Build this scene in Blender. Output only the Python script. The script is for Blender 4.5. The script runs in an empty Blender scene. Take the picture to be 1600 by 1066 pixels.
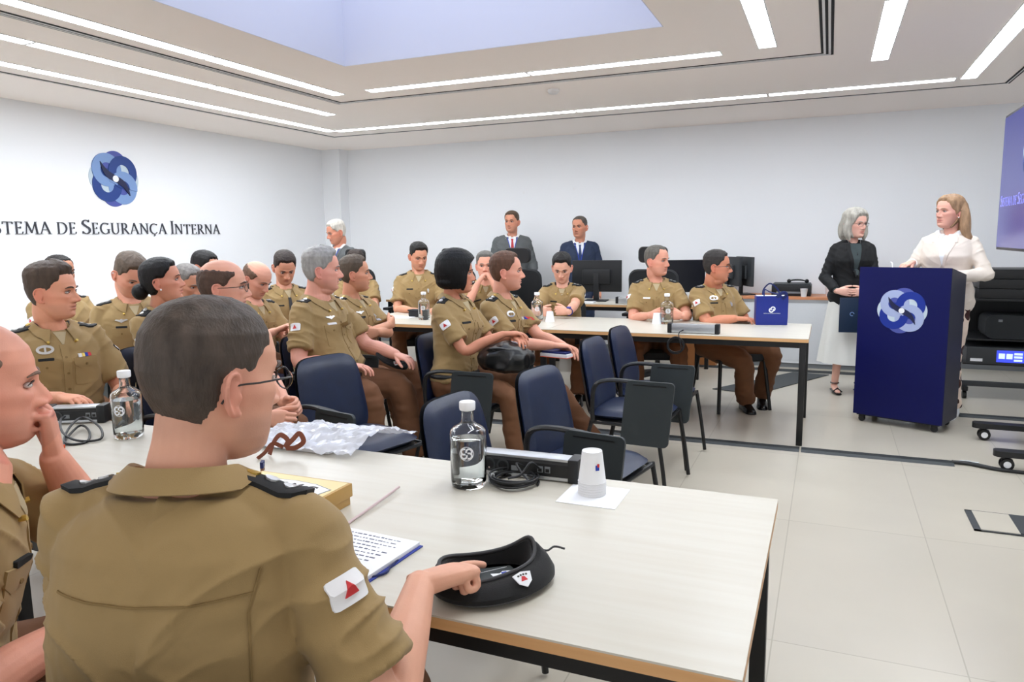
import bpy, bmesh, math, random
import numpy as np
from mathutils import Vector, Matrix, noise
from mathutils.bvhtree import BVHTree
from mathutils.geometry import delaunay_2d_cdt
PI = math.pi
random.seed(7)
C = bpy.context.scene.collection
SC = bpy.context.scene

# ---------------------------------------------------------------- camera
cam_d = bpy.data.cameras.new('camera'); cam = bpy.data.objects.new('camera', cam_d); C.objects.link(cam)
cam_d.sensor_fit = 'HORIZONTAL'; cam_d.sensor_width = 36.0
cam_d.lens = 36.0 * 1153.68 / 1600.0
cam_d.clip_start = 0.05; cam_d.clip_end = 60
cam.matrix_world = Matrix(((0.91977788, -0.04126992, 0.39026331, 0.0),
                           (0.39219459, 0.1317837, -0.91039357, 0.0),
                           (-0.01385848, 0.99041903, 0.13739757, 1.42), (0, 0, 0, 1)))
SC.camera = cam
# ---------------------------------------------------------------- world, exposure
W = bpy.data.worlds.new('daylight'); SC.world = W; W.use_nodes = True
W.node_tree.nodes['Background'].inputs[0].default_value = (0.93, 0.96, 1.0, 1)
W.node_tree.nodes['Background'].inputs[1].default_value = .56
SC.view_settings.view_transform = 'Standard'; SC.view_settings.look = 'None'
SC.view_settings.exposure = 1.12; SC.view_settings.gamma = 1.0; SC.view_settings.use_curve_mapping = False
SC.cycles.use_denoising = True
SC.cycles.max_bounces = 8; SC.cycles.diffuse_bounces = 6; SC.cycles.transparent_max_bounces = 12
LIGHT = 13.0        # emission of the ceiling strips

# ---------------------------------------------------------------- materials
def srgb(r, g, b):
    return tuple(((c / 255) / 12.92 if c <= 10 else (((c / 255) + .055) / 1.055) ** 2.4) for c in (r, g, b)) + (1.0,)
def mat(name, col, rough=.6, metal=0.0, spec=.5, bump=0, bscale=200, var=0, vscale=8, emit=0, trans=0, ior=1.45, sheen=0, coat=0, alpha=1, stretch=None, tint=False):
    m = bpy.data.materials.new(name); m.use_nodes = True
    nt = m.node_tree; b = nt.nodes['Principled BSDF']; L = nt.links.new
    c = col if len(col) == 4 else srgb(*col)
    b.inputs['Base Color'].default_value = c
    b.inputs['Roughness'].default_value = rough; b.inputs['Metallic'].default_value = metal
    b.inputs['Specular IOR Level'].default_value = spec; b.inputs['IOR'].default_value = ior
    b.inputs['Transmission Weight'].default_value = trans; b.inputs['Sheen Weight'].default_value = sheen
    b.inputs['Coat Weight'].default_value = coat; b.inputs['Alpha'].default_value = alpha
    tc = nt.nodes.new('ShaderNodeTexCoord'); src = tc.outputs['Object']
    if stretch:
        mp = nt.nodes.new('ShaderNodeMapping'); mp.inputs['Scale'].default_value = stretch; L(src, mp.inputs[0]); src = mp.outputs[0]
    last = None
    if var:
        n = nt.nodes.new('ShaderNodeTexNoise'); n.inputs['Scale'].default_value = vscale; n.inputs['Detail'].default_value = 4; L(src, n.inputs[0])
        r = nt.nodes.new('ShaderNodeValToRGB'); L(n.outputs[0], r.inputs[0])
        r.color_ramp.elements[0].position = .3; r.color_ramp.elements[1].position = .7
        r.color_ramp.elements[0].color = tuple(min(1, x * (1 - var)) for x in c[:3]) + (1,)
        r.color_ramp.elements[1].color = tuple(min(1, x * (1 + var)) for x in c[:3]) + (1,)
        L(r.outputs[0], b.inputs['Base Color']); last = r.outputs[0]
    if tint:
        a = nt.nodes.new('ShaderNodeAttribute'); a.attribute_name = 'tint'
        mx = nt.nodes.new('ShaderNodeMix'); mx.data_type = 'RGBA'; mx.blend_type = 'MULTIPLY'; mx.inputs[0].default_value = 1
        if last: L(last, mx.inputs[6])
        else: mx.inputs[6].default_value = c
        L(a.outputs['Color'], mx.inputs[7]); L(mx.outputs[2], b.inputs['Base Color'])
    if bump:
        n = nt.nodes.new('ShaderNodeTexNoise'); n.inputs['Scale'].default_value = bscale; n.inputs['Detail'].default_value = 3; L(src, n.inputs[0])
        bp = nt.nodes.new('ShaderNodeBump'); bp.inputs['Strength'].default_value = bump; bp.inputs['Distance'].default_value = .002
        L(n.outputs[0], bp.inputs['Height']); L(bp.outputs[0], b.inputs['Normal'])
    if emit:
        b.inputs['Emission Color'].default_value = c; b.inputs['Emission Strength'].default_value = emit
    return m
M = {}
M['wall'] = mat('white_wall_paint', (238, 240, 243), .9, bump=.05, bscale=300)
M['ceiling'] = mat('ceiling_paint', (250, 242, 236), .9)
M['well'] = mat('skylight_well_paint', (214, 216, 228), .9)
M['skyglass'] = mat('skylight_diffusing_glass', (206, 214, 232), .6, emit=1.0)
M['strip'] = mat('light_diffuser', (240, 247, 255), .6, emit=LIGHT)
M['lframe'] = mat('white_metal', (225, 225, 225), .5)
M['slot'] = mat('black_slot', (22, 22, 22), .8)
M['black'] = mat('black_plastic', (24, 25, 27), .45)
M['blackm'] = mat('black_metal', (18, 18, 19), .4, bump=.03)
M['grey'] = mat('grey_plastic', (120, 124, 128), .5)
M['dgrey'] = mat('dark_grey_plastic', (52, 55, 58), .5)
M['tablet'] = mat('writing_tablet_plastic', (46, 52, 54), .55, bump=.08, bscale=900)
M['alu'] = mat('brushed_aluminium', (190, 193, 197), .35, metal=.85)
M['chrome'] = mat('chrome', (215, 215, 218), .15, metal=1)
M['leather'] = mat('navy_leather', (19, 31, 58), .36, spec=.5, bump=.25, bscale=260, var=.15, vscale=14)
M['mesh'] = mat('black_mesh_fabric', (34, 37, 40), .8, bump=.3, bscale=700)
M['white'] = mat('white_plastic', (235, 236, 238), .5)
M['paper'] = mat('white_paper', (236, 238, 242), .85)
M['cabinet'] = mat('grey_tambour', (222, 225, 228), .55)
M['cabtop'] = mat('orange_wood', (204, 138, 98), .45, var=.12, vscale=9, stretch=(1, 8, 8))
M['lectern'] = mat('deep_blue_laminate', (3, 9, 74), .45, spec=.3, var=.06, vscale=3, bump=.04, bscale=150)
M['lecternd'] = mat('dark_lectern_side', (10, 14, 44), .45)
M['e_dark'] = mat('emblem_dark_blue', (24, 58, 128), .5)
M['e_light'] = mat('emblem_light_blue', (118, 148, 196), .5)
M['e_pale'] = mat('emblem_pale', (190, 205, 214), .5)
M['e_purple'] = mat('emblem_violet', (74, 84, 160), .5)
M['e_navy'] = mat('emblem_navy', (18, 26, 66), .5)
M['letter'] = mat('lettering_dark', (58, 60, 68), .5)
M['screen_off'] = mat('dark_screen', (16, 18, 24), .25)
M['glass'] = mat('clear_glass', (250, 252, 252), .02, trans=1, ior=1.45)
M['water'] = mat('water', (250, 253, 253), .0, trans=1, ior=1.33)
M['cable'] = mat('cable_rubber', (26, 27, 29), .5)
M['gold'] = mat('gold_card', (186, 148, 84), .45, metal=.25, var=.06, vscale=5)
M['goldt'] = mat('gold_top_card', (214, 196, 140), .4, metal=.3)
M['bagblue'] = mat('blue_glossy_paper', (22, 40, 128), .35)
M['navyfab'] = mat('navy_ribbon', (20, 34, 92), .6)
M['brownrib'] = mat('brown_ribbon', (124, 66, 44), .5)
M['felt'] = mat('black_felt', (17, 17, 18), .95, sheen=.15, bump=.4, bscale=500)
M['lining'] = mat('dark_lining', (44, 50, 48), .6)
M['band'] = mat('charcoal_band', (58, 58, 60), .6)
M['bluecov'] = mat('blue_cover', (40, 58, 150), .5)
M['leatherbag'] = mat('black_bag_leather', (16, 17, 18), .3, bump=.35, bscale=60)
M['rubber'] = mat('rubber_strip', (62, 66, 68), .7)
M['red'] = mat('red', (200, 50, 55), .6)
M['redtie'] = mat('red_silk', (176, 34, 44), .45)
M['orange'] = mat('orange_plastic', (230, 90, 40), .5)
M['card'] = mat('brown_cardboard', (170, 112, 66), .8)
M['silver'] = mat('silver_metal', (205, 205, 205), .3, metal=.8)
M['goldm'] = mat('gold_metal', (206, 176, 92), .35, metal=.7)

def floor_mat():
    m = mat('stone_tile_floor', (204, 196, 180), .28, spec=.45)
    nt = m.node_tree; b = nt.nodes['Principled BSDF']; L = nt.links.new
    tc = nt.nodes.new('ShaderNodeTexCoord'); mp = nt.nodes.new('ShaderNodeMapping')
    mp.inputs['Location'].default_value = (.73, -.20, 0); L(tc.outputs['Object'], mp.inputs[0])
    br = nt.nodes.new('ShaderNodeTexBrick'); br.offset = 0; br.inputs['Scale'].default_value = 1
    br.inputs['Brick Width'].default_value = .6; br.inputs['Row Height'].default_value = 1.2
    br.inputs['Mortar Size'].default_value = .003; br.inputs['Mortar Smooth'].default_value = .4
    br.inputs['Color1'].default_value = srgb(190, 183, 168); br.inputs['Color2'].default_value = srgb(186, 179, 165); br.inputs['Mortar'].default_value = srgb(165, 158, 143)
    L(mp.outputs[0], br.inputs[0])
    n = nt.nodes.new('ShaderNodeTexNoise'); n.inputs['Scale'].default_value = 2.2; n.inputs['Detail'].default_value = 6; L(tc.outputs['Object'], n.inputs[0])
    mx = nt.nodes.new('ShaderNodeMix'); mx.data_type = 'RGBA'; mx.blend_type = 'MULTIPLY'; mx.inputs[0].default_value = .22
    rr = nt.nodes.new('ShaderNodeValToRGB'); rr.color_ramp.elements[0].color = (.7, .7, .7, 1); rr.color_ramp.elements[0].position = .3; rr.color_ramp.elements[1].position = .7
    L(n.outputs[0], rr.inputs[0]); L(br.outputs[0], mx.inputs[6]); L(rr.outputs[0], mx.inputs[7]); L(mx.outputs[2], b.inputs['Base Color'])
    return m
def wood_mat(name, c1, c2, rough, sc=(1, 14, 14)):
    m = mat(name, c1, rough); nt = m.node_tree; b = nt.nodes['Principled BSDF']; L = nt.links.new
    tc = nt.nodes.new('ShaderNodeTexCoord'); mp = nt.nodes.new('ShaderNodeMapping'); mp.inputs['Scale'].default_value = sc; L(tc.outputs['Object'], mp.inputs[0])
    n = nt.nodes.new('ShaderNodeTexNoise'); n.inputs['Scale'].default_value = 2.5; n.inputs['Detail'].default_value = 6; L(mp.outputs[0], n.inputs[0])
    r = nt.nodes.new('ShaderNodeValToRGB'); r.color_ramp.elements[0].color = srgb(*c1); r.color_ramp.elements[1].color = srgb(*c2)
    r.color_ramp.elements[0].position = .3; r.color_ramp.elements[1].position = .7
    L(n.outputs[0], r.inputs[0]); L(r.outputs[0], b.inputs['Base Color']); return m
M['floor'] = floor_mat()
M['maple'] = wood_mat('maple_laminate', (196, 190, 176), (202, 198, 186), .32)
M['edge'] = wood_mat('maple_edge', (206, 156, 104), (222, 176, 124), .45)

# ---------------------------------------------------------------- mesh helpers
def join(*parts):
    V = []; F = []; o = 0
    for v, f in parts:
        v = np.asarray(v, float).reshape(-1, 3); V.append(v); F += [tuple(i + o for i in q) for q in f]; o += len(v)
    return np.concatenate(V), F
def box(x0, x1, y0, y1, z0, z1, bev=0, rz=0, at=(0, 0, 0)):
    bm = bmesh.new(); bmesh.ops.create_cube(bm, size=1)
    for v in bm.verts: v.co = Vector((x0 + (v.co.x + .5) * (x1 - x0), y0 + (v.co.y + .5) * (y1 - y0), z0 + (v.co.z + .5) * (z1 - z0)))
    if bev: bmesh.ops.bevel(bm, geom=bm.edges[:], offset=bev, segments=2, affect='EDGES', profile=.6)
    V = np.array([v.co[:] for v in bm.verts]); F = [tuple(v.index for v in f.verts) for f in bm.faces]; bm.free()
    if rz: V = V @ np.array(Matrix.Rotation(rz, 3, 'Z')).T
    return V + np.array(at), F
def grid_faces(n, m, closed=True):
    F = []
    for i in range(n - 1):
        for j in range(m if closed else m - 1):
            k = (j + 1) % m; F.append((i * m + j, i * m + k, (i + 1) * m + k, (i + 1) * m + j))
    return F
def rings(R):                      # list of (m,3) arrays -> closed surface with capped ends
    m = len(R[0]); V = np.concatenate(R); F = grid_faces(len(R), m)
    F.append(tuple(range(m - 1, -1, -1))); F.append(tuple(range((len(R) - 1) * m, len(R) * m))); return V, F
def nrm(v):
    v = np.asarray(v, float); return v / (np.linalg.norm(v) + 1e-12)
def frames(P, up=(0, 0, 1)):
    P = np.asarray(P, float); T = np.gradient(P, axis=0); T /= np.linalg.norm(T, axis=1)[:, None] + 1e-12
    u = np.cross(T[0], up)
    if np.linalg.norm(u) < .1: u = np.cross(T[0], (1, 0, 0))
    u = nrm(u); out = []
    for t in T:
        u = nrm(u - t * np.dot(u, t)); out.append((t, u, np.cross(u, t)))
    return out
def tube(P, r, n=8, closed=False, flat=1.0, up=(0, 0, 1)):
    P = np.asarray(P, float); r = np.broadcast_to(np.asarray(r, float), (len(P),))
    fr = frames(P, up); A = np.arange(n) * 2 * PI / n; R = []
    for p, rr, (t, u, w) in zip(P, r, fr): R.append(p + rr * (np.cos(A)[:, None] * u + flat * np.sin(A)[:, None] * w))
    if closed:
        V = np.concatenate(R); m = n; F = grid_faces(len(R), m); k = (len(R) - 1) * m
        F += [(k + j, k + (j + 1) % m, (j + 1) % m, j) for j in range(m)]; return V, F
    return rings(R)
def smooth_path(P, n=8):           # catmull-rom
    P = [np.asarray(p, float) for p in P]; Q = [2 * P[0] - P[1]] + P + [2 * P[-1] - P[-2]]; out = []
    for i in range(1, len(Q) - 2):
        for k in range(n):
            t = k / n; a, b, c, d = Q[i - 1:i + 3]
            out.append(.5 * ((2 * b) + (c - a) * t + (2 * a - 5 * b + 4 * c - d) * t * t + (3 * b - a - 3 * c + d) * t ** 3))
    out.append(P[-1]); return np.array(out)
def limb(P, r, n=16, flat=None, up=(0, 0, 1), sub=5):   # smooth tapered limb with round ends
    P = np.asarray(P, float); r = np.asarray(r, float)
    Q = smooth_path(np.column_stack([P, r]), sub); P2, r2 = Q[:, :3], Q[:, 3]
    fr = frames(P2, up); A = np.arange(n) * 2 * PI / n; R = []
    fl = 1.0 if flat is None else flat
    def ring(p, rr, f): t, u, w = f; return p + rr * (np.cos(A)[:, None] * u + fl * np.sin(A)[:, None] * w)
    for a in (80, 60, 35): a = math.radians(a); R.append(ring(P2[0] - fr[0][0] * r2[0] * math.sin(a) * min(1, fl * 1.2), r2[0] * math.cos(a), fr[0]))
    for p, rr, f in zip(P2, r2, fr): R.append(ring(p, rr, f))
    for a in (35, 60, 80): a = math.radians(a); R.append(ring(P2[-1] + fr[-1][0] * r2[-1] * math.sin(a) * min(1, fl * 1.2), r2[-1] * math.cos(a), fr[-1]))
    return rings(R)
def lathe(prof, c=(0, 0, 0), n=32):
    A = np.arange(n) * 2 * PI / n; c = np.array(c, float)
    return rings([c + np.column_stack([r * np.cos(A), r * np.sin(A), np.full(n, z)]) for r, z in prof])
def ellipsoid(c, r, n=20, R=None):
    th = np.linspace(.08, PI - .08, 12); A = np.arange(n) * 2 * PI / n
    L = [np.column_stack([np.sin(t) * np.cos(A), np.sin(t) * np.sin(A), np.full(n, -math.cos(t))]) * np.array(r) for t in th]
    if R is not None: L = [l @ np.array(R).T for l in L]
    return rings([l + np.array(c) for l in L])
def prism(poly, h, O=(0, 0, 0), u=(1, 0, 0), v=(0, 1, 0), w=None):    # extruded 2D outline
    u = np.array(u, float); v = np.array(v, float); w = np.cross(u, v) if w is None else np.array(w, float)
    p = np.array(poly, float); b = np.array(O) + p[:, :1] * u + p[:, 1:2] * v; n = len(p)
    F = [tuple(range(n - 1, -1, -1)), tuple(range(n, 2 * n))] + [(i, (i + 1) % n, n + (i + 1) % n, n + i) for i in range(n)]
    return np.concatenate([b, b + w * h]), F
def rrect(w, h, r, n=5, cx=0, cy=0):
    P = []
    for sx, sy, a0 in ((1, 1, 0), (-1, 1, 90), (-1, -1, 180), (1, -1, 270)):
        for k in range(n + 1):
            a = math.radians(a0 + 90 * k / n); P.append((cx + sx * (w / 2 - r) + r * math.cos(a), cy + sy * (h / 2 - r) + r * math.sin(a)))
    return P
def circle(r, n=24, cx=0, cy=0): return [(cx + r * math.cos(2 * PI * i / n), cy + r * math.sin(2 * PI * i / n)) for i in range(n)]
def xf(vf, loc=(0, 0, 0), rz=0, rx=0, ry=0, s=1):
    R = np.array(Matrix.Rotation(rz, 3, 'Z') @ Matrix.Rotation(ry, 3, 'Y') @ Matrix.Rotation(rx, 3, 'X'))
    return (np.asarray(vf[0]) * s) @ R.T + np.array(loc), vf[1]

def make_mesh(name, V, F, mats, mi=None, smooth=True, angle=40):
    me = bpy.data.meshes.new(name); me.from_pydata([tuple(v) for v in np.asarray(V).tolist()], [], [tuple(f) for f in F])
    for m in (mats if isinstance(mats, (list, tuple)) else [mats]): me.materials.append(m)
    if mi is not None: me.polygons.foreach_set('material_index', np.asarray(mi, np.int32))
    if smooth:
        me.polygons.foreach_set('use_smooth', np.ones(len(me.polygons), bool))
        if angle: me.set_sharp_from_angle(angle=math.radians(angle))
    me.update(); return me
def fix(me):
    bm = bmesh.new(); bm.from_mesh(me); bmesh.ops.recalc_face_normals(bm, faces=bm.faces[:]); bm.to_mesh(me); bm.free()
def obj(name, vf, m, parent=None, smooth=True, angle=40, mi=None, recalc=True):
    """vf in the parent's coordinates (world when top-level)"""
    me = make_mesh(name, vf[0], vf[1], m, mi, smooth, angle)
    if recalc: fix(me)
    o = bpy.data.objects.new(name, me); C.objects.link(o)
    if parent: o.parent = parent
    return o
def multi(name, pieces, parent=None, **k):     # [(vf, material), ...] -> one mesh with several materials
    ms = []; mi = []; vs = []
    for vf, m in pieces:
        if m not in ms: ms.append(m)
        mi += [ms.index(m)] * len(vf[1]); vs.append(vf)
    return obj(name, join(*vs), ms, parent, mi=mi, **k)
def tag(o, label, cat, group=None):
    o['label'] = label; o['category'] = cat
    if group: o['group'] = group
    if len(label.split()) > 16: print('LONG', len(label.split()), label)
    return o
def thing(name, label, cat, loc=(0, 0, 0), rz=0, group=None):
    o = bpy.data.objects.new(name, None); C.objects.link(o); o.location = loc; o.rotation_euler = (0, 0, rz); o.empty_display_size = .1
    return tag(o, label, cat, group)
def single(name, vf, m, label, cat, group=None, **k): # world-coordinate thing made of one mesh, origin moved to its base
    V = np.asarray(vf[0]); c = np.array([(V[:, 0].min() + V[:, 0].max()) / 2, (V[:, 1].min() + V[:, 1].max()) / 2, V[:, 2].min()])
    o = obj(name, (V - c, vf[1]), m, **k); o.location = c; return tag(o, label, cat, group)
def struct(name, vf, m, parent=None, **k):
    o = obj(name, vf, m, parent, **k)
    if not parent: o['kind'] = 'structure'
    return o
def dup(root, loc, rz=0, label=None, group=None):
    def cp(o, par):
        c = o.copy(); C.objects.link(c); c.parent = par
        for ch in kids.get(o, []): cp(ch, c)
        return c
    kids = {}
    def walk(o):
        kids[o] = list(o.children)
        for ch in o.children: walk(ch)
    walk(root); r = cp(root, None); r.location = loc; r.rotation_euler = (0, 0, rz)
    if label: r['label'] = label
    if group: r['group'] = group
    return r

# ================================================================ ROOM
CZ = 2.68; XL = -6.59; XR = 2.35; YB = 8.9; Y0 = -2.2
struct('floor', box(XL - .1, XR + .1, Y0, YB + .1, -.1, 0), M['floor'], smooth=False)
struct('wall_left', box(XL - .15, XL, Y0, YB + .1, 0, CZ + .3), M['wall'], smooth=False)
struct('wall_back', box(XL, XR, YB, YB + .15, 0, CZ + .3), M['wall'], smooth=False)
struct('wall_right', box(XR, XR + .15, Y0, YB + .1, 0, CZ + .3), M['wall'], smooth=False)
struct('wall_pillar', box(XL, XL + .29, YB - .2, YB, 0, CZ), M['wall'], smooth=False)
SK = (-3.31, -.98, 2.25, 4.69)
struct('ceiling', join(box(XL, SK[0], Y0, YB, CZ, CZ + .12), box(SK[1], XR, Y0, YB, CZ, CZ + .12), box(SK[0], SK[1], Y0, SK[2], CZ, CZ + .12), box(SK[0], SK[1], SK[3], YB, CZ, CZ + .12)), M['ceiling'], smooth=False)
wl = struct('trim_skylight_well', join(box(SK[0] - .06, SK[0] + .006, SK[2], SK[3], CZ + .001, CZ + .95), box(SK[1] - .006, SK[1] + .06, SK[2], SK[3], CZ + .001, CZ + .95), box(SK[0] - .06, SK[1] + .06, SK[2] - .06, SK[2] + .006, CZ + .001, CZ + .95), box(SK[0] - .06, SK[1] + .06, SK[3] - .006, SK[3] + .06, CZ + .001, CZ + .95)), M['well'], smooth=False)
struct('window_1', box(SK[0] - .06, SK[1] + .06, SK[2] - .06, SK[3] + .06, CZ + .95, CZ + .97), M['skyglass'], smooth=False)
struct('baseboard_back', box(XL + .29, XR, YB - .015, YB, 0, .09), M['grey'], smooth=False)
struct('baseboard_left', box(XL, XL + .015, Y0, YB - .2, 0, .09), M['grey'], smooth=False)

def strip_light(x0, x1, y0, y1, label):
    cx, cy = (x0 + x1) / 2, (y0 + y1) / 2; t = thing('ceiling_light', label, 'ceiling light', (cx, cy, CZ), 0, 'linear ceiling lights')
    a, b = (x1 - x0) / 2, (y1 - y0) / 2; f = .006
    obj('frame', join(box(-a - f, -a, -b - f, b + f, -.006, -.0005), box(a, a + f, -b - f, b + f, -.006, -.0005), box(-a, a, -b - f, -b, -.006, -.0005), box(-a, a, b, b + f, -.006, -.0005)), M['lframe'], t, smooth=False)
    obj('diffuser', box(-a, a, -b, b, -.004, -.0005), M['strip'], t, smooth=False)
w = .055
def col(x, ys, words):
    for (a, b), s in zip(ys, words): strip_light(x - w, x + w, a + .012, b - .012, s)
def row(y, xs, words):
    for (a, b), s in zip(xs, words): strip_light(a + .012, b - .012, y - w, y + w, s)
col(-3.97, [(4.06, 5.54), (2.56, 4.06)], ['white linear ceiling light ending nearest the skylight corner, inside the triple slot, left row', 'long white linear ceiling light of the left inner row, cut by the top edge'])
col(-4.67, [(4.78, 6.36), (3.28, 4.78), (1.8, 3.28)], ['far segment of the middle left row of linear lights', 'middle segment of the middle left row of linear lights', 'short visible segment of the middle left row at the left photo edge'])
col(-5.35, [(5.89, 7.28), (3.75, 5.89), (1.8, 3.75)], ['far segment of the outermost left light row, meeting the corner', 'long middle segment of the outermost left light row', 'segment of the outermost left light row cut by the left photo edge'])
row(5.505, [(-3.66, -2.19), (-2.19, -.74)], ['left segment of the light row in front of the triple slot', 'right segment of the light row in front of the triple slot'])
row(7.29, [(-5.29, -3.83), (-3.83, -2.40), (-2.40, -.57), (-.57, .91)], ['leftmost segment of the light row nearest the back wall', 'second segment from the left in the light row nearest the back wall', 'third segment from the left in the light row nearest the back wall', 'rightmost segment of the light row nearest the back wall'])
col(-.44, [(3.9, 5.49)], ['short wide looking light left of the triple black slot at the top'])
col(.28, [(4.7, 6.25)], ['light right of the triple black slot at the top'])
col(.995, [(5.71, 7.31), (4.1, 5.71)], ['far light of the rightmost row, above the television', 'near light of the rightmost row, cut by the right photo edge'])
for (x, y0, y1) in ((-3.97, 1.1, 2.5), (-.44, .6, 3.6), (.28, 2.4, 4.3), (-4.67, .3, 1.7)):  # unseen strips added along the rows, lengths chosen for near-side brightness
    strip_light(x - w, x + w, y0, y1, 'unseen linear ceiling light added to brighten the camera side of the room')
def slots(name, x0, x1, y0, y1, n, sp, label):     # rectangular run of slot diffusers (left, back and right arms), mitred
    t = bpy.data.objects.new(name, None); C.objects.link(t); t.location = ((x0 + x1) / 2, y1, CZ); t['kind'] = 'structure'; o = np.array([(x0 + x1) / 2, y1, CZ]); L = []
    for k in range(n):
        d = (k - (n - 1) / 2) * sp; h = .008
        L += [box(x0 - d - h, x0 - d + h, y0, y1 + d, -.003, 0), box(x1 + d - h, x1 + d + h, y0, y1 + d, -.003, 0), box(x0 - d - h, x1 + d + h, y1 + d - h, y1 + d + h, -.003, 0)]
    V, F = join(*L); V = V - np.array([o[0], o[1], 0]); obj('slot', (V, F), M['slot'], t, smooth=False)
    L = []
    for k in range(n - 1):
        d = (k + .5 - (n - 1) / 2) * sp; h = sp / 2 - .009
        L += [box(x0 - d - h, x0 - d + h, y0, y1 + d, -.006, 0), box(x1 + d - h, x1 + d + h, y0, y1 + d, -.006, 0), box(x0 - d - h, x1 + d + h, y1 + d - h, y1 + d + h, -.006, 0)]
    V, F = join(*L); obj('slat', (V - np.array([o[0], o[1], 0]), F), M['lframe'], t, smooth=False)
slots('trim_1', -4.21, -.07, 1.2, 5.87, 3, .032, 'triple black air slot framing the middle of the ceiling')
slots('trim_2', -5.63, 1.34, 1.2, 7.70, 2, .026, 'thin double air slot running outside the lights, close to the walls')
t = thing('smoke_detector', 'small white round detector on the ceiling', 'detector', (-2.23, 6.18, CZ))
obj('housing', lathe([(.05, -.001), (.05, -.02), (.035, -.035), (.01, -.038)]), M['lframe'], t)

# ---------------------------------------------------------------- emblem and lettering
def annulus(r0, r1, cx, cy, a0, a1, z0, z1, n=40):
    full = abs(a1 - a0) >= 359.9; A = [math.radians(a0 + (a1 - a0) * i / n) for i in range(n + (0 if full else 1))]; m = len(A); V = []
    for z in (z0, z1):
        for r in (r0, r1): V += [(cx + r * math.cos(a), cy + r * math.sin(a), z) for a in A]
    F = []
    for i in range(m if full else m - 1):
        j = (i + 1) % m; F += [(i, j, m + j, m + i), (2 * m + i, 3 * m + i, 3 * m + j, 2 * m + j), (i, 2 * m + i, 2 * m + j, j), (m + i, m + j, 3 * m + j, 3 * m + i)]
    if not full: F += [(0, m, 3 * m, 2 * m), (m - 1, 3 * m - 1, 4 * m - 1, 2 * m - 1)]
    return np.array(V), F
def disc(r, cx, cy, z0, z1, n=40): return prism(circle(r, n, cx, cy), z1 - z0, (0, 0, z0))
def emblem(R, T, mono=None):             # in the xy plane, z outwards; R outer radius, T layer thickness
    g = lambda k: M[k]
    P = [(disc(.54, -.44, 0, 0, 1), g('e_pale')), (disc(.54, .44, 0, 0, 1), g('e_pale')), (disc(.5, .06, .46, 0, 1.5), g('e_purple')), (disc(.5, -.06, -.46, 0, 1.5), g('e_purple')),
         (disc(.30, .36, .29, 0, 2), g('e_pale')), (disc(.30, -.34, -.29, 0, 2), g('e_pale')), (disc(.30, -.33, .28, 0, 1.9), g('e_purple')), (disc(.30, .36, -.28, 0, 1.9), g('e_purple')),
         (annulus(.25, .57, .30, -.30, 0, 360, 0, 2.5), g('e_light')), (annulus(.25, .57, -.31, -.23, 0, 360, 0, 3), g('e_dark')),
         (annulus(.25, .57, -.29, .29, 0, 360, 0, 3.5), g('e_light')), (annulus(.26, .57, .33, .24, 0, 360, 0, 4), g('e_dark')),
         (annulus(.25, .57, .30, -.30, -10, 160, 0, 4.5), g('e_light'))]
    S = []; ax = np.array((-.55, .56)); bx = -ax
    for k in range(21):
        t = k / 20; c = ax + (bx - ax) * t; n = np.array((.70, .71)); wv = .125 * math.sin(PI * t) ** .8; s = -.10 * math.sin(2 * PI * t)
        S.append((c + n * (s + wv), c + n * (s - wv)))
    poly = [tuple(a) for a, b in S] + [tuple(b) for a, b in reversed(S[1:-1])]
    P.append((prism(poly, 5.5), g('e_navy'))); P.append((disc(.115, 0, 0, 0, 6.2), g('white')))
    return [((v * np.array([R, R, T])), f, m) for (v, f), m in P]
def place(V, O, u, v):
    u = np.array(u, float); v = np.array(v, float); w = np.cross(u, v); V = np.asarray(V); return np.array(O) + V[:, :1] * u + V[:, 1:2] * v + V[:, 2:3] * w
EM = emblem(.285, .004)
o = multi('wall_emblem', [((place(v, (0, 0, 0), (0, 1, 0), (0, 0, 1)), f), m) for v, f, m in EM]); o.location = (XL + .001, 5.36, 2.065)
tag(o, 'round emblem of interlocking blue rings on the left wall', 'emblem')
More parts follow.
